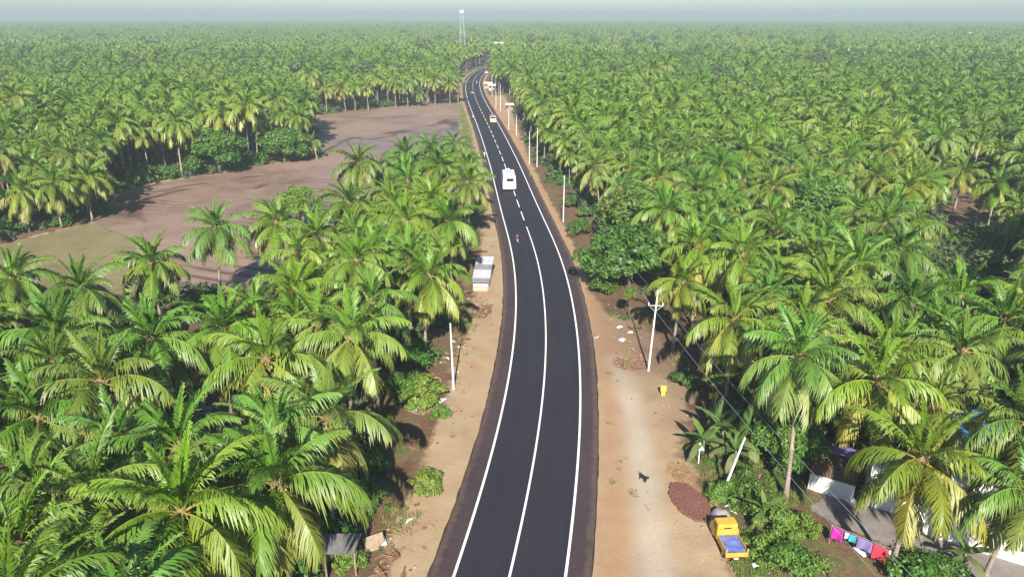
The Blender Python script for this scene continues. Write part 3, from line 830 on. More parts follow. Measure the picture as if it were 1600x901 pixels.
# ---------------------------------------------------------------- palms: the ones picked out in the photograph
#  (hub px, hub py, base py or None, height, frond size, label)
NEAR = [
 (285, 800, None, 10.5, 1.02, 'big coconut palm nearest the bottom edge, fronds fanned towards the viewer'),
 (433, 752, None, 10.0, 1.0, 'coconut palm beside the dark hut roof, arching fronds over it'),
 (143, 778, None, 10.3, 1.0, 'coconut palm with bright upright new fronds left of the largest bottom palm'),
 (30, 850, None, 10.0, 1.0, 'coconut palm with yellowish fronds in the bottom left corner'),
 (512, 650, None, 9.6, 1.0, 'coconut palm leaning fronds over the left verge rubble'),
 (280, 702, None, 9.0, .95, 'coconut palm with vertical bright fronds behind the largest bottom palm'),
 (435, 678, None, 9.0, .95, 'coconut palm between the hut palm and the left verge palm'),
 (160, 597, None, 10.2, 1.0, 'tall coconut palm with drooping pale fronds above the left corner palms'),
 (60, 650, None, 9.0, 1.0, 'coconut palm with a feathery side frond at the left edge'),
 (548, 526, None, 9.6, 1.0, 'coconut palm with bare brown heart left of the pale trunk palm'),
 (237, 528, None, 10.0, 1.0, 'dark coconut palm over the glint of water in the left grove'),
 (90, 525, None, 10.0, 1.0, 'coconut palm with spreading fronds near the left edge, below the green field'),
 (350, 512, None, 9.5, .95, 'coconut palm in the middle of the left grove with upright spear'),
 (418, 562, None, 10.0, 1.0, 'coconut palm with hanging yellow fronds in the middle of the left grove'),
 (676, 432, 556, None, .92, 'lone coconut palm with yellow skirt and bare trunk on the left verge'),
 (355, 358, 470, None, .95, 'coconut palm standing out against the muddy field, dark upright crown'),
 (237, 410, None, 9.5, .85, 'ragged coconut palm with few fronds at the lower corner of the muddy field'),
 (125, 452, None, 9.5, .92, 'coconut palm in front of the green field, near its lower edge'),
 (22, 436, None, 9.5, .88, 'coconut palm at the left edge in front of the green field'),
 (560, 255, None, 11.5, .95, 'tallest coconut palm rising against the far muddy field'),
 (632, 240, None, 11.0, .9, 'coconut palm with upright fronds right of the tallest field palm'),
 (686, 258, None, 10.8, .95, 'slender coconut palm right of the upright field palm'),
 (730, 285, None, 9.5, .9, 'coconut palm reaching over the left edge of the road by the white bus'),
 (432, 345, None, 9.5, .9, 'coconut palm beside the yellow-green tree at the muddy field'),
 (492, 372, None, 10, .95, 'coconut palm with yellowing lower fronds right of the yellow-green tree'),
 (632, 345, None, 10, .95, 'coconut palm in the clump between the muddy field and the bus'),
 (700, 345, None, 9.5, .95, 'coconut palm beside the verge across from the motorcycle'),
 (585, 395, None, 9.8, .95, 'coconut palm in the left clump with a pale split frond'),
 (640, 405, None, 9.5, .9, 'coconut palm just left of the tin sheets'),
 (47, 300, 362, None, .95, 'coconut palm with broad drooping crown and white trunk beside the green field'),
 (97, 288, 355, None, .95, 'middle coconut palm of three at the far edge of the green field'),
 (150, 276, 343, None, .95, 'yellow-skirted coconut palm at the corner of muddy and green fields'),
 (470, 182, 240, None, .85, 'yellowish coconut palm at the tip of the tree spur in the muddy field'),
 (490, 218, 247, None, .62, 'small young coconut palm at the tip of the tree spur'),
 (1330, 596, 800, None, 1.0, 'large coconut palm with yellow skirt and straight trunk by the white houses'),
 (1213, 560, 775, None, .92, 'coconut palm with bare trunk beside the banana plants'),
 (1440, 718, None, 8.6, .95, 'coconut palm with downward fronds over the white house yard'),
 (1146, 500, None, 8.5, .95, 'coconut palm with open spread fronds right of the insulated pole'),
 (1058, 440, 553, None, .75, 'slim coconut palm with bare trunk just right of the insulated pole'),
 (1287, 446, None, 9.5, .95, 'coconut palm with long yellow hanging fronds below the dark trees'),
 (1424, 474, None, 9.5, .95, 'coconut palm with pale hanging fronds in the right grove'),
 (1408, 392, None, 10, .92, 'dark upright coconut palm beside the dark green trees'),
 (1500, 465, None, 9.5, .92, 'coconut palm with white trunk low in the right grove'),
 (1572, 500, None, 9.5, .95, 'coconut palm at the right edge above the blue tarpaulin'),
 (1604, 660, None, 8.8, .88, 'shaded coconut palm at the right edge in front of the blue tarpaulin'),
 (1462, 632, None, 8.0, .75, 'bright young coconut palm left of the blue tarpaulin'),
 (1390, 555, None, 9.0, .95, 'coconut palm directly behind the yellow-skirted house palm'),
 (1505, 550, None, 9.5, .85, 'coconut palm above the blue tarpaulin with tangled lower fronds'),
 (1606, 770, None, 8.0, .8, 'coconut palm in the lower right corner over the white roof'),
 (1540, 288, 366, None, .85, 'coconut palm with leaning white trunk at the brown clearing'),
 (1492, 268, 330, None, .8, 'coconut palm at the back of the brown clearing'),
 (1580, 330, 400, None, .85, 'coconut palm with white trunk at the right edge of the brown clearing'),
 (1090, 385, None, 9.8, .95, 'coconut palm beside the dark roadside mango trees'),
 (1160, 400, None, 9.8, .95, 'coconut palm with pale arching fronds left of the grey-green tree'),
 (1040, 330, None, 9.6, .95, 'coconut palm leaning over the roadside mango trees'),
]
for i, x in enumerate((512, 533, 556, 576, 619, 638, 682, 702, 714)):
    y = 180 - (x-505)*.072
    NEAR.append((x + random.uniform(-3, 3), y - random.uniform(38, 46), y - 3, None, .85, None))
NEAR.append((656, 143, 166, None, .7, 'short young coconut palm in the row behind the muddy field'))
manual = []
sd_ = 100
for px, py, by, h, s, lab in NEAR:
    if by is not None:
        # base seen: take the trunk foot under the hub, height from the hub row
        b = at(px, by); h = height_at(b, py)
    else:
        b = at(px, py, h)
    manual.append((b.x, b.y, h, s, lab, sd_)); sd_ += 1

# ---- the rest of the groves: jittered planting grid, kept off road, fields and yards
def allowed(P, crown=3.2):
    rd = road_dist(P); ok = (np.abs(rd) > 9.5)
    ok &= ~((rd > 0) & (rd < 12.5) & (P[:, 1] < 140))
    for pl, m_ in ((MUD, 1.2), (GRASS, 1.0), (YARD, 2.5), (LEFTV, 1.5), (EMBANK, .5), (CLEAR_R, -1.0), (SCRUB, .5), (LANE, 1.0), (HOUSES, 1.0), (BOTR, 1.0)):
        ok &= sdist(P, pl) < -m_
    return ok
def planting(y0, y1, sp, seed, jit=.32):
    r = np.random.default_rng(seed)
    ys = np.arange(y0, y1, sp*.9); out = []
    for k, y in enumerate(ys):
        half = y*.80 + 40
        xs = np.arange(-half, half, sp) + (k % 2)*sp*.5
        out.append(np.stack([xs + r.uniform(-jit, jit, len(xs))*sp, np.full(len(xs), y) + r.uniform(-jit, jit, len(xs))*sp], 1))
    return np.concatenate(out)
P = planting(20, 430, 5.25, 1)
P = P[allowed(P)]
# crowns stay clear of the open fields: no palm whose crown would stand in front of them
OPEN = np.array([(150, 330), (200, 290), (330, 268), (490, 240), (500, 185), (716, 160), (722, 250), (640, 225), (540, 235), (500, 330), (440, 320), (330, 400), (240, 430), (120, 440), (-60, 455), (-60, 372), (60, 362)], dtype=float)
hp = np.array([proj(x, y, 11.5)[:2] for x, y in P]); hp2 = np.array([proj(x, y, 14.0)[:2] for x, y in P])
OPEN2 = np.array([(1462, 292), (1520, 282), (1610, 305), (1610, 392), (1540, 378), (1470, 352)], dtype=float)
hp0 = np.array([proj(x, y, 8.5)[:2] for x, y in P]); P = P[~((sdist(hp, OPEN2) > -22) | (sdist(hp2, OPEN2) > -8) | (sdist(hp0, OPEN2) > -16))] ; hp = np.array([proj(x, y, 11.5)[:2] for x, y in P]); hp2 = np.array([proj(x, y, 14.0)[:2] for x, y in P])
front = np.array([proj(x, y, 0)[1] for x, y in P]) > 370
P = P[~(front & ((sdist(hp, OPEN) > -22) | (sdist(hp2, OPEN) > -14)))]
hp = np.array([proj(x, y, 9.5)[:2] for x, y in P]); P = P[~((hp[:, 0] < 190) & (hp[:, 1] > 325) & (hp[:, 1] < 440))]
P = P[~((P[:, 0] > 8) & (P[:, 0] < 34) & (P[:, 1] < 42)) & ~((P[:, 0] > -14) & (P[:, 0] < 0) & (P[:, 1] < 40))]
mp = np.array([(m[0], m[1]) for m in manual])
P = P[(((P[:, None, :] - mp[None])**2).sum(2).min(1) > 4.0**2)]
TREES = [  # kind, crown px, py, scale, name, label, cat
 ('mango', 1008, 338, 1.75, 'mango_tree', 'large dark green tree on the right verge, upper of the roadside pair', 'tree'),
 ('mango2', 984, 398, 1.4, 'mango_tree', 'dense dark green tree on the right verge, lower of the roadside pair', 'tree'),
 ('mango2', 1290, 335, 1.7, 'mango_tree', 'largest dark green tree inside the right grove', 'tree'),
 ('mango', 1225, 362, 1.3, 'mango_tree', 'dark green tree left of the largest right grove tree', 'tree'),
 ('mango', 1350, 345, 1.4, 'mango_tree', 'dark green tree right of the largest right grove tree', 'tree'),
 ('olive', 1192, 440, 1.35, 'grey_green_tree', 'dull grey-green tree in the right grove above the slim palm', 'tree'),
 ('olive', 1225, 255, 1.0, 'grey_green_tree', 'small dull grey-green tree far in the right grove', 'tree'),
 ('mango', 338, 232, 1.7, 'mango_tree', 'dark rounded tree at the near shore of the muddy field', 'tree'),
 ('mango2', 432, 178, 2.0, 'mango_tree', 'tallest dark green tree on the spur beside the muddy field', 'tree'),
 ('mango', 442, 222, 1.5, 'mango_tree', 'low dark green tree at the foot of the spur beside the muddy field', 'tree'),
 ('mango2', 392, 205, 1.5, 'mango_tree', 'dark green tree between the two spur trees', 'tree'),
 ('lime', 470, 312, 1.3, 'yellow_green_tree', 'yellow-green feathery tree at the lower shore of the muddy field', 'tree'),
 ('mango', 1232, 690, .75, 'neem_tree', 'feathery green tree between the bare palm trunk and the white house', 'tree'),
 ('olive', 1065, 92, 2.0, 'grey_green_tree', 'big grey-green tree far back right of the road', 'tree'),
 ('olive', 745, 86, 1.9, 'grey_green_tree', 'big dull tree at the far bend of the road', 'tree'),
 ('mango', 300, 95, 1.7, 'mango_tree', 'dark tree far back in the left grove', 'tree'),
]
tree_pos = []
for kind, px, py, s, nm, lab, cat in TREES:
    zc = s*(TREE_KINDS[kind][2] + TREE_KINDS[kind][3][2]*.5)
    b = at(px, py, zc); tree_pos.append((b.x, b.y, s*TREE_KINDS[kind][3][0]))
tp = np.array(tree_pos)
P = P[((np.sqrt(((P[:, None, :] - tp[None, :, :2])**2).sum(2)) - tp[None, :, 2]*.75).min(1) > 1.2)]
hv = 9.5 + 1.1*fbm(P[:, 0], P[:, 1], .03, 51, 2) + rng.normal(0, 1.35, len(P)); hv = np.clip(hv, 5.0, 13)
def frame(P, hv):
    q = np.array([proj(x, y, z) for (x, y), z in zip(P, hv)]); return q
q = frame(P, hv)
infr = (q[:, 2] > 5) & (q[:, 0] > -110) & (q[:, 0] < 1710) & (q[:, 1] > 0) & (q[:, 1] < 1080)
order = np.argsort(np.where(infr, q[:, 2], 1e9))
n_ind = 300 - len(manual)
pick = order[:n_ind]; rest = order[n_ind:]

def zone(x, y):
    p = proj(x, y, 9.5)
    rd = road_dist([[x, y]])[0]
    if rd < 0:
        if p[1] < 330 and p[0] < 500: return 'coconut palm among many in the far left grove beyond the two fields', 'palms of the far left grove'
        if p[1] > 560: return 'coconut palm packed among the front rows of the lower left grove', 'palms of the lower left grove'
        return 'coconut palm in the crowded grove between the muddy field and the left verge', 'palms between field and road'
    if p[1] > 480: return 'coconut palm around the houses in the lower right grove', 'palms of the lower right grove'
    if p[0] < 1100: return 'coconut palm in the rows close behind the right-hand roadside poles', 'palms behind the right roadside'
    return 'coconut palm in the deep right-hand grove away from the road', 'palms of the deep right grove'
for x, y, h, s, lab, seed in manual:
    if lab is None: lab, g = 'coconut palm with bare pale trunk in the row behind the muddy field', 'palm row behind the muddy field'
    else: g = 'coconut palms'
    yel = 'yellow' in lab
    build_palm(x, y, h, seed, lab, g, s, tint=(1.06, 1.03, .95) if yel else None)
for i in pick:
    lab, g = zone(*P[i])
    build_palm(P[i, 0], P[i, 1], hv[i], 1000+int(i), lab, g, random.uniform(.72, .94))

# ---- uncountable rest of the grove: geometry-node instances of whole palms
def instancer(name, pts, meshes, scales, rots, idxs, label, cat):
    c = bpy.data.collections.new(name + '_sources')
    for k, m_ in enumerate(meshes):
        o = bpy.data.objects.new('source_%02d_%s' % (k, m_.name.split('.')[0]), m_); c.objects.link(o)
    me = bpy.data.meshes.new(name); n = len(pts)
    me.vertices.add(n); me.vertices.foreach_set('co', np.ascontiguousarray(pts, dtype=np.float32).ravel())
    for k, v, ty in (('rz', rots, 'FLOAT'), ('sc', scales, 'FLOAT'), ('ix', idxs, 'INT')):
        a = me.attributes.new(k, ty, 'POINT'); a.data.foreach_set('value', np.asarray(v, dtype=np.float32 if ty == 'FLOAT' else np.int32))
    me.update()
    o = tag(link(name, me), label, cat, kind='stuff')
    g = bpy.data.node_groups.new(name, 'GeometryNodeTree')
    g.interface.new_socket('Geometry', in_out='INPUT', socket_type='NodeSocketGeometry')
    g.interface.new_socket('Geometry', in_out='OUTPUT', socket_type='NodeSocketGeometry')
    A = g.nodes.new
    gi, go, iop, ci = A('NodeGroupInput'), A('NodeGroupOutput'), A('GeometryNodeInstanceOnPoints'), A('GeometryNodeCollectionInfo')
    ci.inputs['Collection'].default_value = c; ci.inputs['Separate Children'].default_value = True; ci.inputs['Reset Children'].default_value = True
    def attr(k, ty):
        n_ = A('GeometryNodeInputNamedAttribute'); n_.data_type = ty; n_.inputs['Name'].default_value = k
        return n_.outputs['Attribute']
    cx = A('ShaderNodeCombineXYZ'); e2r = A('FunctionNodeEulerToRotation')
    L = g.links.new
    L(gi.outputs[0], iop.inputs['Points']); L(ci.outputs[0], iop.inputs['Instance'])
    iop.inputs['Pick Instance'].default_value = True
    L(attr('ix', 'INT'), iop.inputs['Instance Index'])
    L(attr('rz', 'FLOAT'), cx.inputs[2]); L(cx.outputs[0], e2r.inputs[0]); L(e2r.outputs[0], iop.inputs['Rotation'])
    L(attr('sc', 'FLOAT'), iop.inputs['Scale']); L(iop.outputs[0], go.inputs[0])
    md = o.modifiers.new('scatter', 'NODES'); md.node_group = g
    return o
near_palms = [whole_palm('palm_mid', 200+k, 25, 34, .15, 9.6 + .5*(k % 3-1), 5) for k in range(7)]
far_palms = [whole_palm('palm_far', 300+k, 20, 0, 0, 9.6 + .5*(k % 3-1), 3, simple=True) for k in range(6)]
vis = lambda q: (q[:, 2] > 3) & (q[:, 0] > -260) & (q[:, 0] < 1860) & (q[:, 1] < 1250)
rv = rest[vis(q[rest])]
n = len(rv)
instancer('palm_grove', np.column_stack([P[rv], ground_z(P[rv])-.1]), near_palms, hv[rv]/9.6*rng.uniform(.92, 1.06, n), rng.uniform(0, 6.28, n), rng.integers(0, 7, n),
          'thick mass of coconut palms filling the middle distance', 'palm grove')
Pf = planting(430, 1500, 6.1, 2)
Pf = np.concatenate([Pf, planting(1500, 2300, 8.6, 4)])
Pf = Pf[np.abs(road_dist(Pf)) > 10]
thin = fbm(Pf[:, 0], Pf[:, 1], .012, 61, 3)
Pf = Pf[thin < 1.35]; n = len(Pf)
hf = 1.0 + .14*fbm(Pf[:, 0], Pf[:, 1], .015, 52, 3) + rng.normal(0, .14, n)
instancer('distant_palm_grove', np.column_stack([Pf, np.zeros(n)-.1]), far_palms, np.clip(hf, .65, 1.35), rng.uniform(0, 6.28, n), rng.integers(0, 6, n),
          'endless coconut palm plantation running back to the hazy horizon', 'palm grove')
# dark broad-leaved trees scattered through the far grove
nb = 900
Pb = np.column_stack([rng.uniform(-1, 1, nb)*1.0, rng.uniform(300, 1500, nb)]); Pb[:, 0] *= Pb[:, 1]*.78
Pb = Pb[np.abs(road_dist(Pb)) > 16]; n = len(Pb)
def small_tree(name, seed, mat):
    me, cc = leafcloud(name, seed, (3.6, 3.6, 3.2), 30, 2200, .48, mat, 1.4, base=8.6); return me
instancer('distant_broadleaf_wood', np.column_stack([Pb, np.zeros(n)]), [small_tree('far_tree', 71, M['broad']), small_tree('far_tree', 72, M['olive'])],
          rng.uniform(.95, 1.5, n), rng.uniform(0, 6.28, n), rng.integers(0, 2, n), 'dull broad-leaved trees scattered through the far palm plantation', 'trees')
def far_canopy():
    rr = np.concatenate([np.arange(2150, 2900, 9), np.geomspace(2600, 8500, 190)]); th = np.linspace(R(-42), R(42), 620)
    Rg, T = np.meshgrid(rr, th, indexing='ij'); X, Y = Rg*np.sin(T), Rg*np.cos(T)
    r = np.random.default_rng(8)
    Z = 8.5 + 1.6*fbm(X.ravel(), Y.ravel(), .01, 62, 3).reshape(X.shape) + r.normal(0, 1.9, X.shape) + 1.3*fbm(X.ravel(), Y.ravel(), .0016, 63, 2).reshape(X.shape)
    Z[0] = 0; Z[1] = 4
    n0, n1 = X.shape; i = np.arange(n0*n1).reshape(n0, n1)
    F4 = np.stack([i[:-1, :-1].ravel(), i[:-1, 1:].ravel(), i[1:, 1:].ravel(), i[1:, :-1].ravel()], 1)
    me = np_mesh('far_wood', np.stack([X.ravel(), Y.ravel(), Z.ravel()], 1), [F4], [M['canopy']])
    tag(link('far_wood', me), 'continuous green palm canopy fading out at the horizon', 'wood', kind='stuff')
far_canopy()

# ---------------------------------------------------------------- broad-leaved trees, shrubs, undergrowth
for (kind, px, py, s, nm, lab, cat), (x, y, _) in zip(TREES, tree_pos):
    tree(kind, nm, (x, y, gz(x, y)-.05), lab, cat, s)
BUSHES = [
 ('bush', 905, 352, 1.15, 'dark green bush beside the verge pole near the mango pair'),
 ('bush', 897, 312, 1.1, 'green bush beside the upper verge pole on the right'),
 ('bush', 918, 330, 1.0, 'bush tucked behind the upper verge pole on the right'),
 ('bush', 940, 445, 1.0, 'leafy bush at the foot of the lower roadside mango tree'),
 ('bush', 640, 555, 1.3, 'glossy green bush behind the lone left verge palm'),
 ('bushl', 655, 608, 1.25, 'light green bush left of the bare white pole'),
 ('bush', 625, 600, 1.2, 'dark green bush behind the light bush at the left verge'),
 ('bush', 560, 715, 1.2, 'dark bush under the palm that leans to the left verge'),
 ('bush', 570, 765, .9, 'dark green bush above the dark hut roof'),
 ('bushl', 668, 748, .75, 'small round yellow-green bush on the left verge'),
 ('bushl', 548, 870, .6, 'low green weeds beside the dark hut'),
 ('bushl', 1212, 808, .95, 'bright green bush right of the yellow truck'),
 ('bushl', 1196, 852, .75, 'bright creeper bush just right of the yellow truck'),
 ('bush', 1238, 872, .95, 'dark green bush at the bottom edge right of the truck'),
 ('bushl', 1130, 765, .7, 'weedy bush at the foot of the leaning pole'),
 ('bush', 1165, 755, .9, 'dark bush right of the leaning pole'),
 ('bushl', 1245, 815, .8, 'light green bush at the start of the grey lane'),
 ('bush', 1440, 892, 1.0, 'dark bush below the clothes line at the bottom edge'),
 ('bush', 1475, 888, .9, 'dark bush right of the clothes line bush'),
 ('bush', 1070, 590, .75, 'small dark bush in the brown scrub near the yellow marker'),
 ('bushl', 690, 640, .5, 'tuft of weeds beside the base of the bare white pole'),
 ('bush', 260, 268, 1.3, 'low bush on the shore in front of the far left trunks'),
 ('bushl', 225, 275, 1.2, 'pale bush at the shore near the yellow-skirted field palm'),
 ('bushl', 285, 262, 1.1, 'pale scrubby bush left of the dark rounded shore tree'),
]
for kind, px, py, s, lab in BUSHES:
    zc = s*(TREE_KINDS[kind][2] + TREE_KINDS[kind][3][2]*.5); b = at(px, py, zc)
    tree(kind, 'bush', (b.x, b.y, gz(b.x, b.y)-.1), lab, 'bush', s, group='roadside bushes')
b = at(985, 462, 3.0); tree('sapling', 'sapling', on(b), 'thin pale green sapling in front of the roadside mango pair', 'tree', 1.0)
b = at(1116, 598, 3.2); tree('sapling', 'papaya_tree', on(b), 'small bright green papaya tree over the twin yellow panels', 'tree', 1.05)

shrub_src = [leafcloud('shrub', 81+k, (1.5, 1.4, 1.0), 18, 700, .22, M['broad' if k % 2 else 'olive'], .6, base=.35)[0] for k in range(4)]
Pu = planting(14, 300, 3.3, 9, .5); Pu = Pu[allowed(Pu)]
qu = frame(Pu, np.full(len(Pu), 1.)); Pu = Pu[vis(qu) & (rng.random(len(Pu)) < .75)]; n = len(Pu)
instancer('undergrowth', np.column_stack([Pu, ground_z(Pu)-.1]), shrub_src, rng.uniform(.7, 2.0, n), rng.uniform(0, 6.28, n), rng.integers(0, 4, n),
          'shadowy undergrowth on the floor of the palm groves', 'undergrowth')
def tuft(name, seed, mat, nb_, h, spread):
    r = np.random.default_rng(seed); V = []; A = []
    for k in range(nb_):
        a = r.uniform(0, 6.28); p = np.array([r.normal(0, spread), r.normal(0, spread), 0]); l = h*r.uniform(.5, 1.2)
        d = np.array([math.cos(a), math.sin(a), 0]); s = np.array([-d[1], d[0], 0])*.018
        V += [p-s, p+s, p+d*l*.5+np.array([0, 0, l])]
    i = np.arange(nb_)*3
    return np_mesh(name, np.array(V), [np.stack([i, i+1, i+2], 1)], [mat], attrs={'along': np.tile([0, 0, 1.], nb_), 'age': np.repeat(r.random(nb_), 3)})
tufts = [tuft('tuft', 91, M['dry'], 40, .32, .16), tuft('tuft', 92, M['grassb'], 40, .30, .17), tuft('tuft', 93, M['dry'], 26, .45, .1), tuft('tuft', 94, M['grassb'], 60, .22, .3)]
def scatter_poly(pl, dens, keep):
    lo, hi = pl.min(0), pl.max(0); n_ = int((hi-lo).prod()*dens)
    Q = rng.uniform(0, 1, (n_, 2))*(hi-lo)+lo
    return Q[(sdist(Q, pl) > 0) & (rng.random(n_) < keep(Q)) & (np.abs(road_dist(Q)) > 5.9)]
clus = lambda Q: np.clip(fbm(Q[:, 0], Q[:, 1], .45, 65, 3)*1.2-.25, 0, 1)
gr = [scatter_poly(LEFTV, 6, lambda Q: clus(Q)*np.clip((np.abs(road_dist(Q))-6.5)/4, .05, 1)), scatter_poly(YARD, 1.6, lambda Q: .5*clus(Q)*np.clip(1.5-np.abs(np.abs(road_dist(Q))-7)/2.0, .02, 1)),
      scatter_poly(EMBANK, 2.2, lambda Q: .25+.6*clus(Q)), scatter_poly(BOTR, 4, lambda Q: .3+.5*clus(Q)), scatter_poly(SCRUB, 1.5, lambda Q: .5*clus(Q))]
G = np.concatenate(gr); n = len(G)
instancer('verge_grass', np.column_stack([G, ground_z(G)-.01]), tufts, rng.uniform(.5, 1.25, n), rng.uniform(0, 6.28, n), rng.integers(0, 4, n),
          'sparse dry and green grass tufts on the sandy verges', 'grass')
wd = [scatter_poly(LEFTV, 2.2, lambda Q: .55*np.clip(fbm(Q[:, 0], Q[:, 1], .5, 68, 3)*1.4+.15, 0, 1)*np.clip((np.abs(road_dist(Q))-7.6)/3.0, 0, 1)),
      scatter_poly(BOTR, 1.6, lambda Q: .5+0*Q[:, 0]), scatter_poly(SCRUB, .9, lambda Q: .5*clus(Q)), scatter_poly(YARD, .7, lambda Q: .6*clus(Q)*np.clip((np.abs(road_dist(Q))-13)/3, 0, 1))]
G = np.concatenate(wd); n = len(G)
weed_src = [leafcloud('weed', 181+k, (.8, .7, .45), 12, 260, .12, M[('lime', 'broad', 'olive', 'dry')[k]], .35, base=.15)[0] for k in range(4)]
instancer('verge_weeds', np.column_stack([G, ground_z(G)-.03]), weed_src, rng.uniform(.2, .85, n), rng.uniform(0, 6.28, n), rng.integers(0, 4, n),
          'low straggly weeds along the outer edges of the verges', 'weeds')
def pebble(name, seed, mat):
    r = np.random.default_rng(seed); mb = MB().mat(mat); mb.sphere((0, 0, .03), (.11, .08, .06), 6, 4); me = mb.mesh(name)
    for v in me.vertices: v.co += Vector(r.normal(0, .015, 3))
    return me
def stick(name, mat):
    mb = MB().mat(mat); mb.tube([(-.35, 0, .04), (0, .06, .07), (.4, .02, .04)], [.02, .025, .012], 4); return mb.mesh(name)
def husk(name, mat):
    mb = MB().mat(mat); mb.add([(-.25, -.05, .02), (.1, -.12, .09), (.3, .02, .03), (0, .12, .07)], [(0, 1, 2, 3)]); return mb.mesh(name)
rub = [pebble('pebble', 1, M['stone']), pebble('pebble', 2, M['brick']), stick('stick', M['wood']), husk('husk', M['straw']), husk('scrap', M['litter']), stick('stick', M['fibre'])]
gr = [scatter_poly(LEFTV, 7, lambda Q: .9*np.clip(fbm(Q[:, 0], Q[:, 1], .6, 66, 3)*1.3+.1, 0.05, 1)*np.clip((np.abs(road_dist(Q))-6.0)/3, .04, 1)),
      scatter_poly(YARD, 1.0, lambda Q: np.clip(fbm(Q[:, 0], Q[:, 1], .4, 67, 3)-.45, 0.02, .6)), scatter_poly(SCRUB, 2.4, lambda Q: .3+0*Q[:, 0]), scatter_poly(BOTR, 1.6, lambda Q: .4+0*Q[:, 0])]
G = np.concatenate(gr); n = len(G)
instancer('ground_debris', np.column_stack([G, ground_z(G)]), rub, rng.uniform(.4, 1.5, n), rng.uniform(0, 6.28, n), rng.choice(6, n, p=[.30, .14, .20, .25, .02, .09]),
          'scattered stones, husks, sticks and litter on the verges', 'debris')
# ---------------------------------------------------------------- water glint, banana plants
POND = poly([(190, 605), (260, 600), (355, 640), (340, 668), (215, 672), (60, 650), (30, 615)])
def pondmat():
    m, t, b = newmat('pond_water'); p = wpos(t)
    b.inputs['Base Color'].default_value = (.05, .055, .05, 1); b.inputs['Roughness'].default_value = .06
    bump(t, noise(t, 1.2, 3, .5, p), .15, .03, b); return m
M['water'] = pondmat()
sheet('pond_water', POND, .8, lambda P, s: (np.full(len(P), .13), {}), M['water'], edge=.2)

def banana_leaf(r, L, e0, bend, age):
    t, C, e = rachis(L, e0, bend, 40); ix = np.linspace(3, 39, 9).astype(int); V = []
    wd = np.interp(t[ix], [0, .15, .35, .75, 1], [.03, .24, .33, .27, .03])
    for j, q in enumerate(ix):
        nrm = np.array([-np.sin(e[q]), 0, np.cos(e[q])])
        for sg in (-1, 0, 1): V.append(C[q] + np.array([r.normal(0, .02), sg*wd[j], 0]) + nrm*abs(sg)*wd[j]*(.25 - .5*t[q]) + np.array([0, 0, r.normal(0, .015)]))
    q4 = [[j*3+q, j*3+q+1, j*3+q+4, j*3+q+3] for j in range(8) for q in (0, 1)]
    V = np.array(V)
    return np_mesh('leaf', V, [np.array(q4)], [M['banana']], attrs={'along': np.repeat(t[ix], 3), 'age': np.full(len(V), age)}, smooth=True)
rb = np.random.default_rng(17)
BLEAF = [banana_leaf(rb, L, e0, bd, ag) for L, e0, bd, ag in ((2.2, 1.25, .5, .1), (2.5, .95, 1.1, .3), (2.6, .6, 1.4, .5), (2.5, .2, 1.5, .7), (2.2, -.3, 1.1, .95))]
mb = MB().mat(M['banana']); mb.tube([(0, 0, -.1), (.02, 0, .8), (0, 0, 1.9)], [.16, .13, .07], 7); BSTEM = mb.mesh('stem', True)
a_ = BSTEM.attributes.new('age', 'FLOAT', 'POINT'); a_.data.foreach_set('value', [.9]*len(BSTEM.vertices))
for i, (px, py, s, lab) in enumerate([
    (1100, 688, .95, 'banana plant nearest the triangular sign'), (1130, 672, 1.1, 'banana plant behind the top of the leaning pole'),
    (1160, 680, 1.2, 'tall banana plant right of the leaning pole'), (1185, 672, 1.15, 'banana plant against the bare palm trunk'),
    (1150, 705, .9, 'low banana plant in front of the others, beside the leaning pole'), (1118, 660, 1.0, 'banana plant at the back left of the clump'),
    (1195, 800, .7, 'young banana plant in the weeds right of the truck'), (1510, 862, .9, 'banana plant at the bottom edge beside the white roof')]):
    b = at(px, py, 1.9*s); o = empty('banana_plant', on(b), 0, lab, 'plant', 'banana clump'); o.scale = (s, s, s)
    link('stem', BSTEM, o); az = i
    for k in range(9):
        az += 2.4 + random.uniform(-.3, .3); c = min(4, int(k*.6)); q = random.uniform(.85, 1.1)
        link('leaf', BLEAF[c], o, (0, 0, 1.85 - .06*c), (random.uniform(-.2, .2), 0, az), (q, q, q))

# ---------------------------------------------------------------- poles and wires
def pole_mesh(h, w0=.20, w1=.12):
    mb = MB().mat(M['concrete']); mb.box((0, 0, h/2-.15), (w0, w0*.8, h+.3), taper=w1/w0); return mb.mesh('shaft', bevel=.012)
def pole(px, py, top, lab, tilt=(0, 0), arm=False, g='utility poles', name='utility_pole', h=None):
    b = g_at(px, py); h = h or height_at(b, top)
    o = empty(name, b, 0, lab, 'pole', g); o.rotation_euler = (tilt[0], tilt[1], 0)
    link('shaft', pole_mesh(h), o)
    if arm:
        m = MB().mat(M['steel']); m.box((0, 0, 0), (1.5, .09, .09)); m.build('crossarm', o, (0, .13, h-1.7))
        for sx in (-.68, .68):
            m = MB().mat(M['white']); m.tube([(0, 0, 0), (0, 0, .08), (0, 0, .16), (0, 0, .24)], [.05, .09, .05, .07], 7); m.build('insulator', o, (sx, .13, h-1.65), smooth=True)
        for sx in (-1, 1):
            m = MB().mat(M['steel']); m.tube([(sx*.08, .13, h-2.3), (sx*.6, .13, h-1.76)], .03, 4); m.build('arm_stay', o)
        m = MB().mat(M['rust']); m.tube([(0, 0, h-.05), (0, 0, h+.35)], [.07, .05], 6); m.build('pin_insulator', o)
    return o, b, h
oA, bA, hA = pole(1013, 579, 452, 'concrete utility pole with crossarm and insulators in the brown scrub', (0, R(2.2)), True)
pole(709, 609, 505, 'bare white concrete pole without wires on the left verge', (0, R(-1)))
b = g_at(1127, 775); o = pole(1127, 775, 690, 'pale pole leaning right beside the banana plants', (0, R(13)), h=5.2)[0]
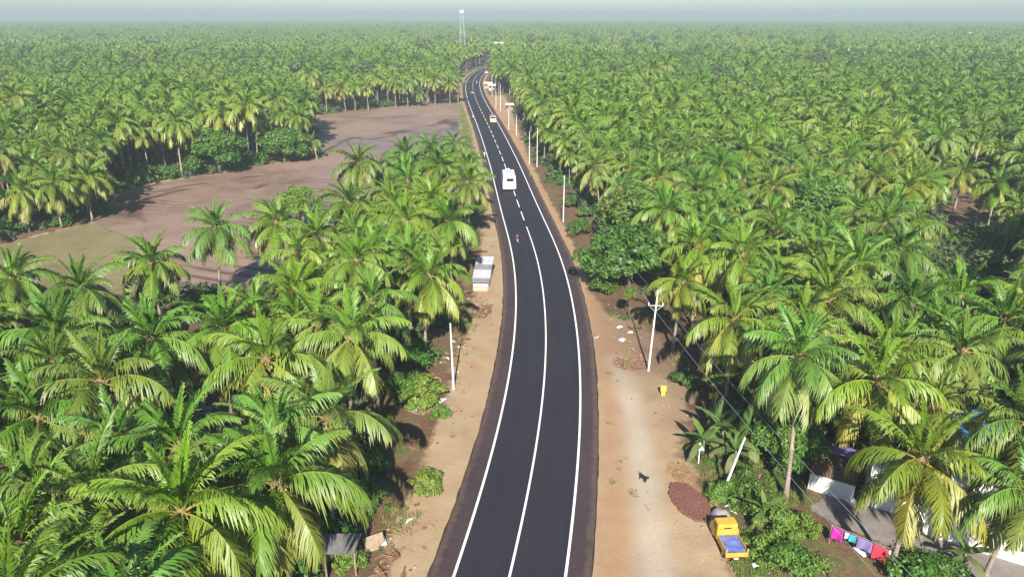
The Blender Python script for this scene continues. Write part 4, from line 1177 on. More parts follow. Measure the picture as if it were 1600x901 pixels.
oB, bB, hB = pole(880, 347, 274, 'slim white pole beside the bushes near the roadside mango pair')
for px, py, tp_, lab in ((839, 261, 200, 'tall white pole, second along the right verge beyond the bushes'), (827, 256, 205, 'white pole just left of the tall second verge pole'),
                         (807, 212, 180, 'white pole on the right verge behind the oncoming truck'), (795, 202, 172, 'short white pole left of the pole behind the oncoming truck'),
                         (782, 174, 131, 'white pole by the cream roadside hut at the far verge'), (775, 170, 140, 'thin white pole left of the cream roadside hut'),
                         (769, 150, 118, 'farthest white pole near the roadside stalls')):
    pole(px, py, tp_, lab)
bC = at(1500, 1010, 7.0); bC = on(bC)
def wire(p, q, sag, lab):
    m = MB().mat(M['steel']); n_ = 16
    m.tube([Vector(p).lerp(Vector(q), k/n_) - Vector((0, 0, sag*4*(k/n_)*(1-k/n_))) for k in range(n_+1)], .013, 4)
    tag(m.build('power_wire', smooth=True), lab, 'wire', 'power wires')
oC = empty('utility_pole', bC, 0, 'concrete utility pole holding the near end of the wires', 'pole', 'utility poles'); link('shaft', pole_mesh(8.4), oC)
tl = math.tan(R(2.2))
topA = lambda dx, z: (bA.x + dx + z*tl, bA.y + .13, z)
wire(topA(-.68, hA-1.4), (bC.x-.9, bC.y, 7.0), .5, 'lower power wire running from the crossarm pole to the bottom right')
wire(topA(.68, hA-1.4), (bC.x+.7, bC.y, 7.3), .6, 'upper power wire running from the crossarm pole to the bottom right')
wire(topA(-.68, hA-1.4), (bB.x-.1, bB.y, hB-.5), .5, 'left power wire from the crossarm pole back to the slim white pole')
wire(topA(.68, hA-1.4), (bB.x+.15, bB.y, hB-.4), .5, 'right power wire from the crossarm pole back to the slim white pole')

# ---------------------------------------------------------------- signs and markers
o = empty('triangle_sign', g_at(1091, 724), R(8), 'white backed triangular road sign on a post beside the banana plants', 'sign')
m = MB().mat(M['white']); m.tube([(0, 0, -.2), (0, 0, 1.75)], .045, 8); m.build('post', o)
m = MB().mat(M['white'])
tri = [(-.42, 1.15), (.42, 1.15), (0, 1.88)]
m.add([(x, .05, z) for x, z in tri] + [(x, .075, z) for x, z in tri], [(0, 1, 2), (5, 4, 3), (0, 3, 4, 1), (1, 4, 5, 2), (2, 5, 3, 0)]); m.build('sign_plate', o)
m = MB().mat(M['redl']); tri2 = [(-.36, 1.19), (.36, 1.19), (0, 1.82)]
for k in range(3):
    a, b = Vector((tri2[k][0], .08, tri2[k][1])), Vector((tri2[(k+1) % 3][0], .08, tri2[(k+1) % 3][1])); m.tube([a, b], .03, 4)
m.build('sign_border', o)
o = empty('yellow_marker', g_at(1036, 616), R(-12), 'small yellow marker post with a square plate on the sandy yard', 'marker')
m = MB().mat(M['yellow2']); m.box((0, 0, .2), (.34, .2, .46)); m.build('base_block', o, bevel=.03)
m = MB().mat(M['yellow2']); m.box((0, 0, .72), (.52, .14, .56)); m.build('plate', o, bevel=.03)
o = empty('twin_panel_sign', g_at(1116, 641), 0, 'two small yellow panels on a pale post under the papaya tree', 'sign')
m = MB().mat(M['concrete']); m.tube([(0, 0, -.1), (0, 0, 2.0)], .07, 7); m.build('post', o)
for dx in (-.42, .02):
    m = MB().mat(M['yellow2']); m.box((dx, -.09, 1.62), (.40, .05, .55)); m.build('panel', o, bevel=.02)
o = empty('drain_block', g_at(930, 526), R(20), 'small square concrete drain block at the right road edge', 'block')
m = MB().mat(M['concrete_dk']); m.box((0, 0, .12), (.62, .62, .3)); m.build('block', o, bevel=.03)
m = MB().mat(M['rust']); m.box((0, 0, .285), (.4, .4, .04)); m.build('cover', o)

o = empty('kerb_stone', g_at(931, 440), 0, 'small white kerb stone at the foot of the roadside mango trees', 'marker')
m = MB().mat(M['white']); m.box((0, 0, .35), (.28, .18, .8)); m.build('stone', o, bevel=.05)
# ---------------------------------------------------------------- vehicles (local +x is forward)
def wheel_set(o, xs, yw, r, wd):
    for x in xs:
        for s in (-1, 1):
            w_ = empty_wheel = MB().mat(M['dark']); w_.tube([(0, -wd/2, 0), (0, -wd/2+.03, 0), (0, wd/2-.03, 0), (0, wd/2, 0)], [r*.92, r, r, r*.92], 16)
            wo = w_.build('wheel', o, (x, s*yw, r), smooth=False)
            h_ = MB().mat(M['steel']); h_.tube([(0, -wd/2-.012, 0), (0, wd/2+.012, 0)], r*.55, 12); h_.build('rim', wo)
def panel(o, name, mat, c, d, bevel=.0, M_=None):
    m = MB().mat(mat); m.box(c, d, M_); return m.build(name, o, bevel=bevel)
def body(o, name, mat, prof, w_, top_k=1.0, bevel=.06, zk=None):
    """side profile (x,z) across the width, narrowing above zk"""
    n_ = len(prof); vs = []
    for s in (-1, 1):
        for x, z in prof:
            k = 1.0 if zk is None or z <= zk else 1 - (1-top_k)*min(1, (z-zk)/max(1e-3, max(p[1] for p in prof)-zk))
            vs.append((x, s*w_/2*k, z))
    m = MB().mat(mat)
    m.add(vs, [tuple(range(n_)), tuple(range(2*n_-1, n_-1, -1))] + [(i, (i+1) % n_, (i+1) % n_+n_, i+n_) for i in range(n_)])
    return m.build(name, o, bevel=bevel)

def minibus(px, py, lab):
    p, a = road_at(px, py); a -= R(1.5)
    L = 7.2; d = Vector((math.cos(a), math.sin(a), 0))
    o = empty('minibus', p + d*(L/2) + Vector((0, 0, ROAD_Z)), a, lab, 'bus')
    body(o, 'body', M['white_car'], [(-L/2, .42), (-L/2, 1.35), (-L/2+.14, 2.72), (-L/2+.5, 2.80), (L/2-1.5, 2.80), (L/2-.95, 2.68), (L/2-.28, 1.55), (L/2, 1.20), (L/2, .42)], 2.36, .90, .09, 1.3)
    tb = math.atan2(.14, 1.37)
    panel(o, 'rear_window', M['glass'], (-L/2+.085, -.12, 2.05), (.03, 1.25, .58), .01, Matrix.Rotation(tb, 3, 'Y'))
    panel(o, 'number_plate', M['yellow2'], (-L/2-.012, 0, .92), (.02, .5, .16))
    for s in (-1, 1):
        panel(o, 'tail_lamp', M['redl'], (-L/2-.008, s*1.0, 1.12), (.04, .14, .34), .01)
        for k in range(4):
            Mx = Matrix.Rotation(s*R(4.6), 3, 'X')
            panel(o, 'side_window', M['glass'], (-L/2+1.0+k*1.22, s*1.125, 1.92), (1.1, .03, .68), .01, Mx)
        panel(o, 'mirror', M['dark'], (L/2-.65, s*1.35, 1.75), (.1, .22, .32), .03)
        panel(o, 'mirror_arm', M['dark'], (L/2-.62, s*1.19, 1.85), (.04, .26, .04))
        panel(o, 'headlamp', M['litter'], (L/2+.005, s*.85, .95), (.04, .36, .22), .02)
    panel(o, 'windscreen', M['glass'], (L/2-.60, 0, 2.12), (.03, 1.85, 1.08), .01, Matrix.Rotation(-math.atan2(.67, 1.13), 3, 'Y'))
    panel(o, 'roof_hatch', M['grey'], (.15, 0, 2.83), (2.6, 1.15, .08), .03)
    panel(o, 'roof_vent', M['white_car'], (L/2-1.35, .1, 2.87), (.75, .8, .16), .05)
    panel(o, 'bumper', M['grey'], (-L/2-.05, 0, .52), (.16, 2.3, .24), .05)
    panel(o, 'bumper', M['grey'], (L/2+.05, 0, .52), (.16, 2.3, .26), .05)
    wheel_set(o, (-L/2+1.35, L/2-1.25), 1.03, .40, .24)
    return o
minibus(796, 299, 'white minibus driving away along the middle of the road').scale = (1.12, 1.14, 1.12)

def car(px, py, paint, lab, away=True, kind='sedan'):
    p, a = road_at(px, py)
    if not away: a += math.pi
    o = empty('car', p + Vector((0, 0, ROAD_Z)), a, lab, 'car')
    body(o, 'body', paint, [(-2.05, .25), (-2.1, .55), (-2.0, .92), (-1.2, .95), (1.05, .90), (1.95, .72), (2.08, .5), (2.05, .25)], 1.68, .94, .07, .5)
    body(o, 'cabin', paint, [(-1.75, .90), (-1.15, 1.42), (.25, 1.46), (1.1, .88)], 1.56, .80, .06, .9)
    for s in (-1, 1):
        panel(o, 'side_window', M['glass'], (-.35, s*.725, 1.18), (1.5, .03, .34), .01, Matrix.Rotation(s*R(15), 3, 'X'))
        panel(o, 'tail_lamp', M['redl'], (-2.06, s*.62, .76), (.05, .3, .14), .01)
        panel(o, 'headlamp', M['litter'], (2.0, s*.6, .66), (.08, .32, .14), .02)
        panel(o, 'mirror', M['dark'], (.62, s*.88, 1.0), (.1, .18, .12), .02)
    panel(o, 'windscreen', M['glass'], (.70, 0, 1.20), (.03, 1.25, .72), .01, Matrix.Rotation(-R(55), 3, 'Y'))
    panel(o, 'rear_window', M['glass'], (-1.47, 0, 1.20), (.03, 1.2, .62), .01, Matrix.Rotation(R(48), 3, 'Y'))
    wheel_set(o, (-1.25, 1.28), .76, .30, .19)
    return o
car(738.5, 147, M['carblue'], 'dark blue car driving away on the far bend')
car(760, 115, M['white_car'], 'white car coming round the farthest bend of the road', False)

def small_truck(o, cab, bedm, w_, L, h_cab, bed_h, load=None, load_h=.35):
    xc = L/2-.95
    body(o, 'cab', cab, [(xc-.55, .5), (xc-.55, h_cab), (xc+.25, h_cab+.03), (xc+.72, h_cab*.62), (L/2, h_cab*.52), (L/2, .4), (xc-.1, .4)], w_, .92, .05, h_cab*.55)
    panel(o, 'windscreen', M['glass'], (xc+.50, 0, h_cab*.82), (.03, w_*.8, .62), .01, Matrix.Rotation(-math.atan2(.47, h_cab*.38), 3, 'Y'))
    panel(o, 'rear_window', M['glass'], (xc-.565, 0, h_cab-.36), (.03, w_*.34, .14), .01)
    for s in (-1, 1):
        panel(o, 'door_window', M['glass'], (xc-.05, s*w_*.475, h_cab*.78), (.55, .03, .36), .01, Matrix.Rotation(s*R(6), 3, 'X'))
        panel(o, 'headlamp', M['litter'], (L/2+.01, s*w_*.36, .72), (.04, .22, .16), .02)
        panel(o, 'tail_lamp', M['redl'], (-L/2-.05, s*w_*.40, .56), (.04, .14, .1), .01)
        panel(o, 'mirror', M['dark'], (xc+.5, s*(w_/2+.14), h_cab*.74), (.06, .16, .2), .02)
    x0, x1 = -L/2, xc-.62
    panel(o, 'chassis', M['dark'], ((x0+x1)/2, 0, .48), (x1-x0, w_*.7, .14))
    panel(o, 'bed_floor', bedm, ((x0+x1)/2, 0, .62), (x1-x0, w_, .08))
    for s in (-1, 1):
        panel(o, 'bed_side', bedm, ((x0+x1)/2, s*(w_/2-.03), .62+bed_h/2), (x1-x0, .05, bed_h), .01)
        panel(o, 'bed_post', bedm, (x0+.04, s*(w_/2-.02), .62+bed_h*.75), (.08, .09, bed_h*1.5), .01)
        panel(o, 'bed_post', bedm, (x1-.04, s*(w_/2-.02), .62+bed_h*.75), (.08, .09, bed_h*1.5), .01)
    panel(o, 'tailgate', bedm, (x0-.03, 0, .62+bed_h*.45), (.05, w_, bed_h*.9), .01)
    panel(o, 'headboard', bedm, (x1+.01, 0, .62+bed_h*.9), (.04, w_, bed_h*1.8), .01)
    panel(o, 'number_plate', M['cream'], (x0-.07, .05, .50), (.02, .34, .14))
    wheel_set(o, (-L/2+.75, L/2-.62), w_*.42, .29, .17)
pr, pf = at(1151, 884), at(1127, 836)
a = math.atan2(pf.y-pr.y, pf.x-pr.x); d = Vector((math.cos(a), math.sin(a), 0))
yt = empty('small_truck', on(pr + d*1.8), a, 'yellow small truck with blue tarpaulin in its bed, parked at the yard edge', 'truck')
small_truck(yt, M['yellow'], M['yellow'], 1.62, 3.6, 1.75, .42)
yt.scale = (.9, .9, .9)
tp_ = empty('tarpaulin', yt.location, a, 'crumpled blue tarpaulin lying in the yellow truck bed', 'tarpaulin')
mt = []
nx, ny = 22, 14; X, Y = np.meshgrid(np.linspace(-1.74, .17, nx), np.linspace(-.74, .74, ny), indexing='ij')
Z = .86 + .05*fbm(X.ravel(), Y.ravel(), 5, 71, 2).reshape(X.shape) + .06*np.cos(Y*2)
i = np.arange(nx*ny).reshape(nx, ny); F4 = np.stack([i[:-1, :-1].ravel(), i[1:, :-1].ravel(), i[1:, 1:].ravel(), i[:-1, 1:].ravel()], 1)
tp_.scale = yt.scale
link('sheet', np_mesh('sheet', np.stack([X.ravel(), Y.ravel(), Z.ravel()], 1), [F4], [M['tarp_blue']], smooth=True), tp_)
m = MB().mat(M['tarp_blue']); m.box((-.8, 0, .76), (1.85, 1.44, .16)); m.build('bundle', tp_, bevel=.05)

p, a = road_at(770, 192)
o = empty('cargo_truck', p + Vector((0, 0, ROAD_Z)), a + math.pi, 'pinkish cargo truck with a brown load coming towards the viewer', 'truck')
small_truck(o, M['pinkwall'], M['rust'], 2.0, 5.2, 2.25, .7)
panel(o, 'load', M['rust'], (-.85, 0, 1.55), (3.1, 1.8, 1.7), .12)

def to_mesh(name, verts, edges, radii, root=0, sub=1):
    me = bpy.data.meshes.new(name); me.from_pydata(verts, edges, []); o = bpy.data.objects.new(name, me); col.objects.link(o)
    md = o.modifiers.new('skin', 'SKIN'); md.use_smooth_shade = True
    for i, r_ in enumerate(radii):
        sv = me.skin_vertices[0].data[i]; sv.radius = (r_, r_) if not hasattr(r_, '__len__') else r_; sv.use_root = (i == root)
    ss = o.modifiers.new('sub', 'SUBSURF'); ss.levels = sub; ss.render_levels = sub
    dg = bpy.context.evaluated_depsgraph_get(); out = bpy.data.meshes.new_from_object(o.evaluated_get(dg)); out.name = name
    bpy.data.objects.remove(o); return out
def person_mesh(pose, shirt, trouser):
    """x forward, z up; origin on the ground"""
    if pose == 'stand':
        J = dict(pel=(0, 0, .92), sp=(.01, 0, 1.15), ch=(0, 0, 1.36), nk=(0, 0, 1.50), hd=(.02, 0, 1.60), hd2=(.02, 0, 1.70),
                 hl=(0, .1, .88), kl=(.06, .11, .48), al=(-.04, .11, .08), tl=(.12, .12, .04), sl=(0, .19, 1.40), el=(-.03, .25, 1.12), wl=(.08, .26, .88), fl=(.11, .26, .78),
                 hr=(0, -.1, .88), kr=(.02, -.11, .48), ar=(-.12, -.11, .09), tr=(.04, -.12, .04), sr=(0, -.19, 1.40), er=(-.05, -.25, 1.12), wr=(.02, -.26, .88), fr=(.04, -.26, .78))
    else:               # riding
        J = dict(pel=(0, 0, .86), sp=(.04, 0, 1.08), ch=(.10, 0, 1.27), nk=(.14, 0, 1.41), hd=(.17, 0, 1.51), hd2=(.17, 0, 1.61),
                 hl=(.04, .11, .84), kl=(.42, .22, .74), al=(.22, .2, .34), tl=(.38, .21, .30), sl=(.11, .19, 1.31), el=(.32, .27, 1.10), wl=(.55, .30, 1.04), fl=(.62, .29, 1.03),
                 hr=(.04, -.11, .84), kr=(.42, -.22, .74), ar=(.22, -.2, .34), tr=(.38, -.21, .30), sr=(.11, -.19, 1.31), er=(.32, -.27, 1.10), wr=(.55, -.30, 1.04), fr=(.62, -.29, 1.03))
    rad = dict(pel=.14, sp=.125, ch=.14, nk=.055, hd=.085, hd2=.085, h=.09, k=.06, a=.042, t=.04, s=.065, e=.043, w=.032, f=.035)
    ks = list(J); E = [('pel', 'sp'), ('sp', 'ch'), ('ch', 'nk'), ('nk', 'hd'), ('hd', 'hd2')]
    for s in 'lr': E += [('pel', 'h'+s), ('h'+s, 'k'+s), ('k'+s, 'a'+s), ('a'+s, 't'+s), ('ch', 's'+s), ('s'+s, 'e'+s), ('e'+s, 'w'+s), ('w'+s, 'f'+s)]
    me = to_mesh('body', [J[k] for k in ks], [(ks.index(a), ks.index(b)) for a, b in E], [rad.get(k, rad.get(k[0], .05)) for k in ks], 0)
    for m_ in (shirt, trouser, M['skin'], M['hair']): me.materials.append(m_)
    nkz, plz = J['nk'][2], J['pel'][2]; hd = Vector(J['hd2']); wl, wr = Vector(J['wl']), Vector(J['wr'])
    for f in me.polygons:
        c = f.center
        if c.z > nkz-.01: f.material_index = 3 if (c.z > hd.z+.01 or c.x < hd.x-.02) else 2
        elif (c-wl).length < .13 or (c-wr).length < .13: f.material_index = 2
        elif c.z < plz + .02 and (c.y**2 < .09) and c.x < .5: f.material_index = 1
        else: f.material_index = 0
    return me
def motorcycle(px, py, away, lab, plab, shirt):
    p, a = road_at(px, py); a += 0 if away else math.pi
    p = p + Vector((0, 0, ROAD_Z))
    o = empty('motorcycle', p, a, lab, 'motorcycle')
    for x in (-.62, .66):
        m = MB().mat(M['dark']); m.tube([(0, -.05, 0), (0, 0, 0), (0, .05, 0)], [.27, .30, .27], 16); w_ = m.build('wheel', o, (x, 0, .30))
        m = MB().mat(M['steel']); m.tube([(0, -.06, 0), (0, .06, 0)], .16, 10); m.build('rim', w_)
    m = MB().mat(M['dark']); m.tube([(-.62, 0, .32), (-.2, 0, .45), (.2, 0, .40), (.45, 0, .85)], [.05, .09, .14, .05], 6); m.build('frame', o, smooth=True)
    m = MB().mat(M['redl']); m.sphere((.22, 0, .82), (.27, .13, .13)); m.build('fuel_tank', o, smooth=True)
    m = MB().mat(M['dark']); m.box((-.3, 0, .79), (.75, .26, .1)); m.build('seat', o, bevel=.03)
    m = MB().mat(M['steel']); m.tube([(.66, .07, .3), (.48, .07, .95)], .025, 5); m.tube([(.66, -.07, .3), (.48, -.07, .95)], .025, 5); m.build('fork', o)
    m = MB().mat(M['dark']); m.tube([(.42, -.34, 1.03), (.5, -.12, 1.0), (.5, .12, 1.0), (.42, .34, 1.03)], .02, 5); m.build('handlebar', o)
    m = MB().mat(M['white_car']); m.tube([(-.95, 0, .62), (-.75, 0, .78), (-.45, 0, .74)], [.06, .1, .08], 6); m.build('rear_fender', o, smooth=True)
    m = MB().mat(M['redl']); m.box((-.96, 0, .66), (.05, .14, .08)); m.build('tail_lamp', o)
    m = MB().mat(M['steel']); m.tube([(-.1, -.16, .32), (-.75, -.18, .36)], .045, 6); m.build('exhaust', o)
    q = empty('person', p, a, plab, 'person'); link('body', person_mesh('ride', shirt, M['trouser']), q, (-.16, 0, .03))
motorcycle(808, 381, True, 'motorcycle with pale rear fender in the left lane', 'rider in maroon shirt and dark trousers on the near motorcycle', M['shirt2'])
motorcycle(757, 248, True, 'motorcycle on the left shoulder ahead of the bus', 'rider in white shirt on the left shoulder ahead of the bus', M['shirt'])
motorcycle(745, 132, False, 'tiny motorcycle near the far bend', 'rider in white shirt near the far bend', M['shirt'])
def walker(px, py, lab, shirt, rz=0):
    p = at(px, py); o = empty('person', (p.x, p.y, ROAD_Z if abs(road_dist([[p.x, p.y]])[0]) < 5 else gz(p.x, p.y)), rz, lab, 'person')
    link('body', person_mesh('stand', shirt, M['trouser']), o)
walker(739.5, 188, 'person in white shirt walking on the left edge line', M['shirt'], R(100))
walker(828, 281, 'person in dull brownish clothes standing on the right verge near the bus', M['wood'], R(190))

dm = to_mesh('body', [(0, 0, .42), (.22, 0, .43), (.38, 0, .50), (.48, 0, .62), (.62, 0, .60), (-.22, 0, .42), (-.36, 0, .50), (-.5, 0, .60),
                      (.24, .09, .22), (.22, .09, .02), (.24, -.09, .22), (.27, -.09, .02), (-.18, .09, .26), (-.28, .09, .16), (-.25, .09, .02), (-.2, -.09, .26), (-.3, -.09, .16), (-.27, -.09, .02),
                      (.46, .07, .72), (.46, -.07, .72)],
             [(0, 1), (1, 2), (2, 3), (3, 4), (0, 5), (5, 6), (6, 7), (1, 8), (8, 9), (1, 10), (10, 11), (5, 12), (12, 13), (13, 14), (5, 15), (15, 16), (16, 17), (3, 18), (3, 19)],
             [.10, .115, .08, .075, .04, .09, .035, .02, .045, .03, .045, .03, .06, .035, .03, .06, .035, .03, .02, .02])
dm.materials.append(M['blackfur'])
o = empty('dog', g_at(1005, 751, .0), R(-60), 'small black dog standing in the middle of the sandy yard', 'dog'); link('body', dm, o)

# ---------------------------------------------------------------- houses, huts, kiosk, laundry
def corrugated(mb, L, W, pitch=.18, amp=.025):
    """sheet in local x (length) and y (across the ribs), z up"""
    n_ = int(W/pitch*4); vs = []
    for k in range(n_+1):
        y = -W/2 + W*k/n_; z = amp*math.sin(2*math.pi*k/4)
        vs += [(-L/2, y, z), (L/2, y, z)]
    for k in range(n_+1):
        y = -W/2 + W*k/n_; z = amp*math.sin(2*math.pi*k/4) - .02
        vs += [(-L/2, y, z), (L/2, y, z)]
    m_ = 2*(n_+1); fs = []
    for k in range(n_): fs += [(2*k, 2*k+1, 2*k+3, 2*k+2), (m_+2*k, m_+2*k+2, m_+2*k+3, m_+2*k+1)]
    fs += [(0, 2, 2, 0)][:0]
    return mb.add(vs, fs)
hA_, hB_ = at(1259, 764), at(1600, 866)
ua = math.atan2(hB_.y-hA_.y, hB_.x-hA_.x); U = Vector((math.cos(ua), math.sin(ua), 0)); Vv = Vector((-U.y, U.x, 0))
def house(name, u0, u1, v0, depth, wall_h, rise, wallm, roofm, lab, over=.35, gable=False, door=True):
    c = hA_ + U*((u0+u1)/2) + Vv*(v0+depth/2); W = u1-u0
    o = empty(name, (c.x, c.y, 0), ua, lab, 'house')
    for nm, cc, dd in (('wall', (0, -depth/2, wall_h/2), (W, .18, wall_h)), ('wall', (0, depth/2, (wall_h+rise)/2 if not gable else wall_h/2), (W, .18, wall_h+rise if not gable else wall_h)),
                       ('wall', (-W/2+.09, 0, wall_h/2), (.18, depth-.18, wall_h)), ('wall', (W/2-.09, 0, wall_h/2), (.18, depth-.18, wall_h))):
        panel(o, nm, wallm, (cc[0], cc[1], cc[2]-.1), (dd[0], dd[1], dd[2]+.2), .015)
    if door:
        panel(o, 'door', M['wood'], (-W*.2, -depth/2-.1, .9*min(1, wall_h/2)), (.8, .05, min(1.8, wall_h*.88)), .01)
        f = panel(o, 'window', M['dark'], (W*.22, -depth/2-.098, wall_h*.55), (.8, .03, wall_h*.38)); panel(f, 'window_frame', M['wood'], (W*.22, -depth/2-.12, wall_h*.55-wall_h*.2), (.9, .05, .07))
    if gable:
        sl = math.atan2(rise, depth/2)
        for s in (-1, 1):
            m = MB().mat(roofm); corrugated(m, (depth/2+over)/math.cos(sl), W+2*over)
            m.build('roof_slope', o, (0, s*(depth/4+over/2), wall_h + rise/2 - over/2*math.tan(sl) + .06), (0, s*sl, math.pi/2))
    else:
        sl = math.atan2(rise, depth); m = MB().mat(roofm); corrugated(m, (depth+2*over)/math.cos(sl), W+2*over)
        m.build('roof', o, (0, 0, wall_h + rise/2 + .06), (0, -sl, math.pi/2))
    return o
house('white_house', .1, 3.2, .1, 3.4, 1.45, .55, M['limewash'], M['brownroof'], 'low white-walled house with brown sloping roof behind the straight palm trunk', .06, door=False)
house('white_shed', 3.9, 8.4, .25, 3.0, 1.7, .5, M['white'], M['white'], 'white shed with white sheet roof beside the brown-roofed house', .12, door=False)
house('white_roof_house', 9.3, 15.5, -.6, 4.2, 1.9, .7, M['limewash'], M['limewash'], 'long house with pale limewashed roof at the right edge', .3)
panel(tag(empty('compound_wall', (0, 0, 0)), 'low white compound wall along the grey lane by the pale roofed house', 'wall'), 'wall_run', M['limewash'],
      tuple(hA_ + U*12.0 + Vv*(-1.2) + Vector((0, 0, .4))), (8.5, .18, 1.0), .02, Matrix.Rotation(ua, 3, 'Z'))
def cloth(name, mat, c, W, D, rz, lab, sag=.12, cat='cloth', hang=True, grp=None, thick=.02):
    n1, n2 = 14, 10; X, Y = np.meshgrid(np.linspace(-W/2, W/2, n1), np.linspace(0, D, n2), indexing='ij')
    w_ = .05*np.sin(X*9+Y*2)*(Y/D+.3)
    V = np.stack([X.ravel(), w_.ravel(), -Y.ravel()], 1) if hang else np.stack([X.ravel(), (Y-D/2).ravel(), (sag*np.cos(X/W*3)*np.cos((Y-D/2)/D*3) + .04*np.sin(X*5+Y*3)).ravel()], 1)
    i = np.arange(n1*n2).reshape(n1, n2); F4 = np.stack([i[:-1, :-1].ravel(), i[1:, :-1].ravel(), i[1:, 1:].ravel(), i[:-1, 1:].ravel()], 1)
    o = link(name, np_mesh(name, V, [F4], [mat], smooth=True)); o.location = c; o.rotation_euler = (0, 0, rz)
    sm = o.modifiers.new('thickness', 'SOLIDIFY'); sm.thickness = thick
    return tag(o, lab, cat, grp)
c = hA_ + U*1.5 + Vv*3.0; cloth('tarpaulin', M['violet'], (c.x, c.y, 2.32), 2.6, 1.5, ua, 'dark violet cover lying on the back of the brown roof', .05, 'tarpaulin', False)
# blue tarpaulin shelter under the right-hand palms
c = at(1522, 664, 3.0); o = empty('tarp_shelter', on(c), R(10), 'shelter roofed with bright blue tarpaulin under the right palms', 'shelter')
for s in (-1, 1):
    m = MB().mat(M['tarp_cyan']); m.box((0, s*1.45, 2.85), (6.4, 3.1, .05), Matrix.Rotation(-s*R(17), 3, 'X')); m.build('roof_sheet', o, bevel=.02)
for x in (-2.5, 2.5):
    for y in (-2.6, 2.6): m = MB().mat(M['wood']); m.tube([(x, y, -.2), (x, y, 2.45)], .06, 6); m.build('post', o)
c = at(1432, 628, 1.6); cloth('tarpaulin', M['tarp_cyan'], (c.x, c.y, 1.6), 1.5, 1.4, .2, 'small light blue sheet glimpsed left of the bright young palm', .1, 'tarpaulin')
c = at(1596, 498, 2.0); o = empty('shed', on(c), R(-8), 'pale shed with grey roof at the right edge among palms', 'shed')
for y in (-1.5, 1.5): panel(o, 'wall', M['limewash'], (0, y, .95), (4, .15, 2.1))
for x in (-1.9, 1.9): panel(o, 'wall', M['limewash'], (x, 0, .95), (.15, 2.8, 2.1))
m = MB().mat(M['grey']); corrugated(m, 3.8, 4.6); m.build('roof', o, (0, 0, 2.15), (0, R(-6), math.pi/2))
# clothes line below the lane
l0, l1 = at(1300, 822, 1.5), at(1398, 862, 1.5)
o = empty('clothes_line', (l0.x, l0.y, gz(l0.x, l0.y)), 0, 'clothes line strung between two sticks below the grey lane', 'clothes line')
dl = l1-l0; al = math.atan2(dl.y, dl.x)
for q in (Vector((0, 0, 0)), Vector((dl.x, dl.y, 0))):
    m = MB().mat(M['wood']); m.tube([q - Vector((0, 0, .1)), q + Vector((0, 0, 1.6))], .04, 6); m.build('post', o)
m = MB().mat(M['steel']); m.tube([(0, 0, 1.52), tuple(dl*.5 + Vector((0, 0, 1.47))), (dl.x, dl.y, 1.52)], .012, 4); m.build('rope', o)
for t_, w_, d_, mt_, lab, nm in ((.10, .72, .95, 'magenta', 'magenta cloth, leftmost on the clothes line', 'cloth'), (.255, .26, .5, 'litter', 'small white cloth between the magenta and teal ones', 'cloth'),
                            (.345, .42, .6, 'teal', 'teal cloth on the clothes line', 'cloth'), (.54, .95, .8, 'violet', 'violet grey towel on the clothes line', 'cloth'),
                            (.79, .95, 1.1, 'red', 'large red cloth on the clothes line', 'cloth'), (.955, .30, .7, 'palecloth', 'narrow pale blue cloth at the right end of the clothes line', 'cloth')):
    c = l0 + dl*t_; cloth(nm, M[mt_], (c.x, c.y-.02, 1.52), w_, d_, al, lab, grp='washing on the line')
# kiosk with tin roof on the left verge
c = g_at(751, 452); o = empty('tin_shed', c, R(-4), 'low grey roadside shed with ribbed tin roof sheets on the left verge', 'shed')
for y in (.09, 5.6): panel(o, 'wall', M['grey'], (0, y, .5 if y < 1 else 1.1), (2.0, .12, 1.1 if y < 1 else 2.3), .01)
for x in (-.94, .94): panel(o, 'wall', M['white'], (x, 2.85, .5), (.12, 5.38, 1.1), .01)
for k in range(6):
    m = MB().mat(M['grey' if k % 3 else 'tin']); corrugated(m, 1.30, 2.3, .16, .03); m.build('roof_sheet', o, (.03*(k % 2), .28+k*1.06, 1.20+.225*k+.03*(k % 2)), (0, -R(12), math.pi/2))
panel(o, 'counter', M['pinkwall'], (0, -.28, .2), (1.9, .5, .5), .02)
# dark hut and brown board in the lower left
c = at(527, 848, 2.0); o = empty('hut', on(c), R(20), 'small hut with dark sheet roof under the hut palm, bottom left', 'hut')
m = MB().mat(M['concrete_dk']); corrugated(m, 2.3, 2.6, .2, .02); m.build('roof', o, (0, 0, 2.0), (0, R(8), R(70)))
for x in (-.9, .9):
    for y in (-.9, .9): m = MB().mat(M['wood']); m.tube([(x, y, -.1), (x, y, 1.85)], .06, 6); m.build('post', o)
panel(o, 'wall', M['wood'], (0, .8, .85), (1.9, .06, 1.7)); panel(o, 'wall', M['wood'], (-.85, 0, .85), (.06, 1.5, 1.7))
o = empty('plywood_board', g_at(585, 852), R(30), 'tan board propped up beside the dark hut', 'board')
m = MB().mat(M['wood']); m.box((0, 0, .45), (1.4, .05, 1.0), Matrix.Rotation(R(-35), 3, 'X')); m.build('board', o)
m = MB().mat(M['wood']); m.tube([(.3, .65, -.05), (.3, .2, .85)], .035, 5); m.build('prop', o)
for k, (px, py) in enumerate(((598, 868), (612, 880), (625, 872), (608, 893), (632, 888), (590, 885))):
    o = link('fallen_frond', DEADF[k % 2], None, None, (random.uniform(-.3, .3), -R(66), k*1.1)); b = g_at(px, py); o.location = (b.x, b.y, b.z+.25); o.scale = (.6, .6, .6)
    tag(o, 'dry brown fallen palm frond in the heap below the plywood board', 'palm frond', 'heap of fallen fronds')
